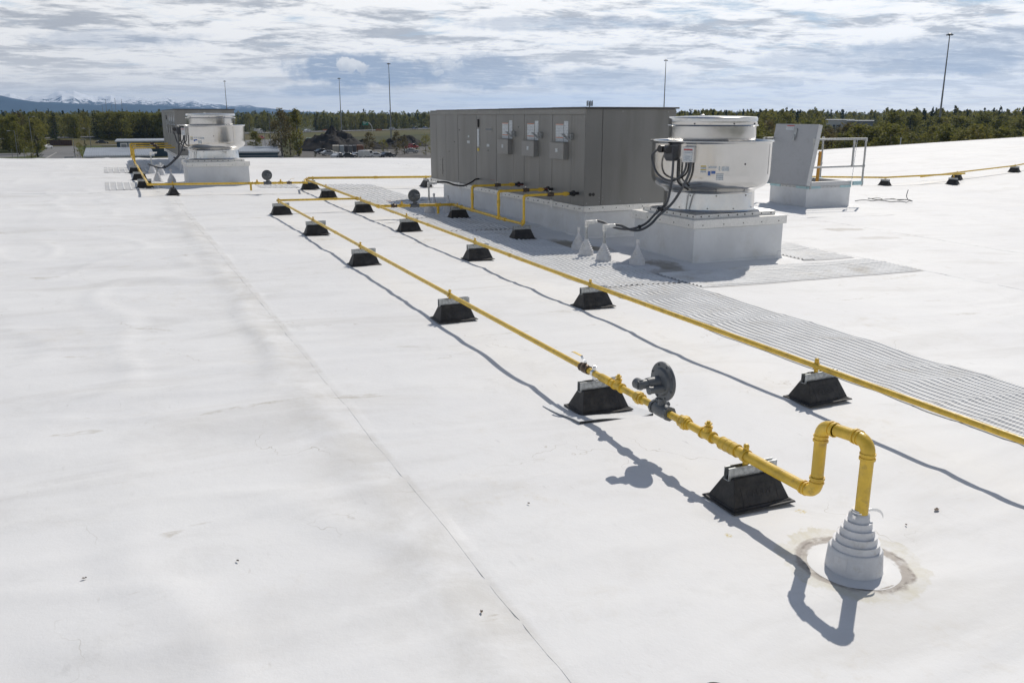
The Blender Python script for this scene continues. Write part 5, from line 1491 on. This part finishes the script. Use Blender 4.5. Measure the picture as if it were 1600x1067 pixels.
rnd = random.Random(42); cnt = 0
def wood(px0, px1, d0, d1, n, h0, h1, kinds, label, group, wmul=1.15, zones=()):
    global cnt
    spots = []
    for i in range(n * 6):
        if len(spots) >= n: break
        px = rnd.uniform(px0, px1); d_ = d0 + (d1 - d0) * rnd.random() ** .8; p = at(px, d_)
        if all((p - s).length > 3.2 for s in spots): spots.append(p)
    for p in spots:
        k = rnd.choice(kinds); h = rnd.uniform(h0, h1) * (1.02 if k == 'spruce' else 1); cnt += 1
        px = 800 + 1393 * math.tan(math.atan2(p.x, p.y) - radians(HEAD))
        if 1282 < px < 1376 and p.length > 220: h = min(h, rnd.uniform(6.2, 7.4))
        zone = next(nm for lim, nm in zones if px < lim)
        look = {'birch': 'green slender birch', 'round': 'green round crowned tree', 'olive': 'olive brown thin tree', 'young': 'yellow green young tree', 'spruce': 'dark pointed spruce'}[k]
        size = 'short' if h < h0 + .4 * (h1 - h0) else 'tall'
        tree(k, p, h, '%s %s %s, %s' % (size, look, label, zone), group + (', spruces' if k == 'spruce' else ''), wmul, cnt)


# right: wide dense woods beyond the hatch
ZR = ((1210, 'behind the big fan'), (1290, 'behind the hatch lid'), (1370, 'above the guard rail'), (1470, 'left of the mast pole'), (9e9, 'right of the mast pole'))
wood(1130, 1760, 150, 215, 62, 7.2, 9.6, ('birch', 'round', 'round', 'birch', 'young', 'olive'), 'in the front row at right', 'trees in the front of the right hand woods', 1.5, ZR)
wood(1060, 1780, 225, 360, 78, 8.5, 11.5, ('birch', 'round', 'birch', 'olive', 'round', 'spruce'), 'deeper in the right woods', 'trees inside the right hand woods', 1.5, ZR)
# left: mixed trees behind the side road
wood(-140, 60, 300, 350, 24, 9, 12.5, ('birch', 'round', 'olive', 'birch'), 'among the trees at far left', 'mixed trees at far left', 1.3, ((20, 'at the frame edge'), (9e9, 'near the low shrubs')))
wood(60, 152, 405, 470, 20, 9.5, 12.5, ('birch', 'round', 'young', 'spruce', 'spruce'), 'behind the side road', 'trees behind the brown fence', 1.3, ((106, 'above the brown fence'), (9e9, 'right of the brown fence')))
wood(152, 262, 400, 440, 34, 10.8, 12.2, ('round', 'birch', 'round'), 'in the dense clump', 'trees in the dense clump behind the blue building', 1.35, ((180, 'left of the blue building'), (215, 'above the blue building'), (9e9, 'beside the distant grey unit')))
# middle: belt behind the highway
wood(372, 700, 600, 640, 60, 9.5, 12.5, ('birch', 'birch', 'round', 'spruce', 'young'), 'behind the highway', 'trees in the belt behind the highway', 1.35, ((425, 'left of the slender birch'), (530, 'behind the tall soil pile'), (606, 'by the green sign'), (9e9, 'right of the middle mast pole')))
for kind, px, dist, h, w, l in (('tall', 462, 250, 12.3, 1.05, 'tall slender birch right of the rounded olive tree, above the highway'), ('olive', 437, 252, 12.0, 1.25, 'broad thin leaved olive brown tree left of the slender birch'), ('olive', 450, 256, 10.5, 1.0, 'low olive brown tree at the foot of the slender birch'),
                      ('olive', 428, 262, 9.5, 1.1, 'olive brown tree at the left end of the birch group'), ('birch', 396, 262, 6.4, 1.7, 'lone small green tree in the parking lot beyond the far fan'), ('olive', 575, 262, 6.2, 1.5, 'young olive tree in the yard below the green sign'),
                      ('bush', 597, 250, 4.5, 1.0, 'bright bushy young tree in the yard, left of the mast pole foot'), ('olive', 618, 252, 6.4, 1.1, 'taller young olive tree in front of the right soil pile'), ('olive', 630, 256, 5.2, 1.2, 'lower young tree leaning on the taller one by the right soil pile'),
                      ('bush', 664, 250, 5.6, 1.1, 'bright bush against the left edge of the big grey unit'), ('spruce', 489, 244, 2.2, 1.3, 'tiny dark spruce at the roof edge below the soil pile'),
                      ('bush', 40, 262, 4.3, 1.1, 'bright low shrub by the street lamp at far left'), ('spruce', 50, 266, 6.0, 1.5, 'dark pointed shrub beside the bright shrub at far left'), ('bush', 117, 262, 3.8, .9, 'bright shrub right of the blue dumpster'), ('spruce', 127, 268, 4.6, 1.3, 'dark shrub between the bright shrub and the ribbed roof'),
                      ('birch', 22, 290, 8.6, 1.4, 'round green tree behind the leftmost street lamp'), ('spruce', 82, 392, 11.5, 1.3, 'tallest dark spruce behind the brown fence'), ('spruce', 58, 360, 8, 1.4, 'dark spruce at the left end of the brown fence')):
    cnt += 1; tree(kind, at(px, dist), h, l, None, w, cnt, 'shrub' if kind == 'bush' else 'tree')
print('single trees', cnt)


def woodland(name, px0, px1, d0, d1, n, h0, h1, label, seed, spruce=.25, leaf=1.0, nq=70):
    """far woods that read as one mass"""
    r = random.Random(seed); o = bpy.data.objects
    for mt, part, frac in ((BIR, 'leafy', 1 - spruce), (SPR, 'spruce', spruce)):
        q = MB(); root = None
        for i in range(int(n * frac)):
            px = r.uniform(px0, px1); d_ = math.sqrt(r.uniform(d0 * d0, d1 * d1)); p = at(px, d_)
            if 1284 < px < 1374 and d_ < 495: p = at(px + 95 * (1 if px > 1330 else -1), d_)
            h = r.uniform(h0, h1) * (1.04 if part == 'spruce' else 1); R = h * (.24 if part == 'leafy' else .15)
            ph = r.uniform(0, 9)
            for k in range(nq):
                f = r.random() ** .75
                if part == 'leafy': rr = R * math.sin(pi * min(1, .12 + f * .9)) ** .6 * r.uniform(.55, 1.1)
                else: rr = R * (1.02 - f) * r.uniform(.5, 1.15)
                a = r.uniform(0, 2 * pi); c = p + V((cos(a) * rr, sin(a) * rr, h * (.12 + .88 * f)))
                s = h * .055 * r.uniform(.6, 1.3) * leaf * (1 if part == 'leafy' else .75); u = V((r.gauss(0, 1), r.gauss(0, 1), r.gauss(0, 1))).normalized(); w = u.cross(V((r.gauss(0, 1), r.gauss(0, 1), r.gauss(0, 1)))).normalized()
                q.add([c - u * s, c + w * s, c + u * s], [(0, 1, 2)])
        ob = q.build(name + ('_leafy' if part == 'leafy' else '_spruce'), mt, smooth=False)
        tag(ob, label + (' made of leafy trees' if part == 'leafy' else ' made of dark spruces'), 'woods', kind='stuff')


woodland('right_woods', 1040, 1800, 330, 700, 900, 10, 13.5, 'far part of the woods at right', 5, .35, 1.0, 120)
woodland('far_woods', -260, 1900, 700, 1500, 2000, 11, 15.0, 'distant band of woods under the horizon', 6, .33, 1.15, 62)
woodland('middle_woods', 300, 1100, 640, 800, 420, 9.5, 12.5, 'mass of woods behind the highway belt', 7, .3, 1.3, 80)
woodland('left_woods', -260, 300, 440, 800, 420, 9.5, 12.5, 'mass of woods behind the trees at left', 8, .35, 1.3, 80)
woodland('horizon_woods', -400, 2100, 1500, 4200, 2200, 13, 18, 'farthest woods at the foot of the mountains', 9, .3, 1.8, 32)

# ------------------------------------------------------------------ mountains
def interp(t, a):
    for (x0, y0), (x1, y1) in zip(a[:-1], a[1:]):
        if t <= x1: return y0 + (y1 - y0) * max(0, (t - x0)) / (x1 - x0)
    return a[-1][1]


FOOT = [(-900, 140), (-300, 145), (0, 150), (30, 157), (60, 160), (100, 162), (150, 165), (200, 164), (250, 167), (300, 170), (400, 174), (480, 179), (560, 183), (700, 186)]
PEAK = [(-900, 150), (-400, 138), (-150, 146), (-40, 152), (0, 157), (20, 149), (42, 156), (60, 153), (78, 151), (100, 146), (120, 143.5), (142, 150), (156, 155), (176, 152), (192, 154), (215, 153), (243, 157), (262, 155), (282, 163), (305, 158), (330, 163), (352, 167), (385, 166), (405, 170), (440, 173), (470, 176), (500, 176.5), (520, 179), (560, 183), (650, 185)]
def mountain_mat():
    m = bpy.data.materials.new('mountain_rock_snow'); m.use_nodes = True; N = NT(m.node_tree); b = N.n['Principled BSDF']
    geo = N.node('ShaderNodeNewGeometry'); P = geo.outputs['Position']
    sep = N.node('ShaderNodeSeparateXYZ', {0: P}); nz = N.node('ShaderNodeSeparateXYZ', {0: geo.outputs['Normal']}).outputs[2]
    rock = N.mix(N.noise(P, .004, 6, .6), (.020, .026, .032), (.045, .048, .050))
    h = N.math('ADD', sep.outputs[2], N.math('MULTIPLY', N.math('SUBTRACT', N.noise(P, .011, 9, .78), .5), 520.0))
    h = N.math('ADD', h, N.math('MULTIPLY', N.math('SUBTRACT', nz, .85), 260.0))
    c = N.mix(N.ramp(h, 138, 168), rock, (.95, .96, .97))
    N.l.new(c, b.inputs['Base Color']); b.inputs['Roughness'].default_value = .9; b.inputs['Specular IOR Level'].default_value = .05
    return m
MTN = mountain_mat()
def ridge(name, prof, dist, width, label, rough, seed, m_, px0=-900, px1=700, step=4):
    q = MB(); cols = int((px1 - px0) / step); nr = 26
    for i in range(cols + 1):
        px = px0 + step * i; a = radians(HEAD) + math.atan((px - 800) / 1393.0); top = 2 + (181 - interp(px, prof)) / 1393.0 * dist * cos(a - radians(HEAD))
        for j in range(nr + 1):
            v = j / nr * 2 - 1; f = 1 - abs(v); d_ = dist + v * width
            p = V((sin(a) * d_, cos(a) * d_, 0)); k = noise.noise((p.x * .0013, p.y * .0013, seed)); k2 = 1 - 2 * abs(noise.noise((p.x * .0034, p.y * .0034, seed + 3))); k3 = 1 - 2 * abs(noise.noise((p.x * .009, p.y * .009, seed + 6)))
            z = (top - GZ) * (f ** 1.1) * (1 + rough * (.25 * k + .45 * (k2 - .5) + .22 * (k3 - .5)) * (1 - f * .80)) + GZ - 2
            q.v.append((p.x, p.y, z))
    q.f = [(i * (nr + 1) + j, (i + 1) * (nr + 1) + j, (i + 1) * (nr + 1) + j + 1, i * (nr + 1) + j + 1) for i in range(cols) for j in range(nr)]
    o = q.build(name, m_, ang=25); tag(o, label, kind='structure')
ridge('foothills', FOOT, 8300, 1500, 'dark blue forested foothills below the snowy peaks', .5, 2, mat('haze_tinted_forest_slope', (.022, .036, .042), .95, var=.3, vscale=.003, spec=.05))  # bluish base colour paints part of the distance haze onto the forest
ridge('mountains', PEAK, 10800, 2200, 'snow covered mountain range on the horizon at left', 1.35, 7, MTN, step=2)

# ------------------------------------------------------------------ air
q = MB().box(-7100, 7100, -3500, 13600, GZ - 1, 300).build('haze', MATS['white_plastic'], smooth=False)
hm = bpy.data.materials.new('haze_air'); hm.use_nodes = True; N = NT(hm.node_tree); N.n.remove(N.n['Principled BSDF'])
pv = N.node('ShaderNodeVolumePrincipled', {'Color': (.38, .62, 1.0, 1), 'Density': 7.8e-5, 'Anisotropy': .5})
N.l.new(pv.outputs[0], N.n['Material Output'].inputs['Volume'])
q.data.materials.clear(); q.data.materials.append(hm); tag(q, 'thin blue air between the roof and the mountains', kind='stuff')
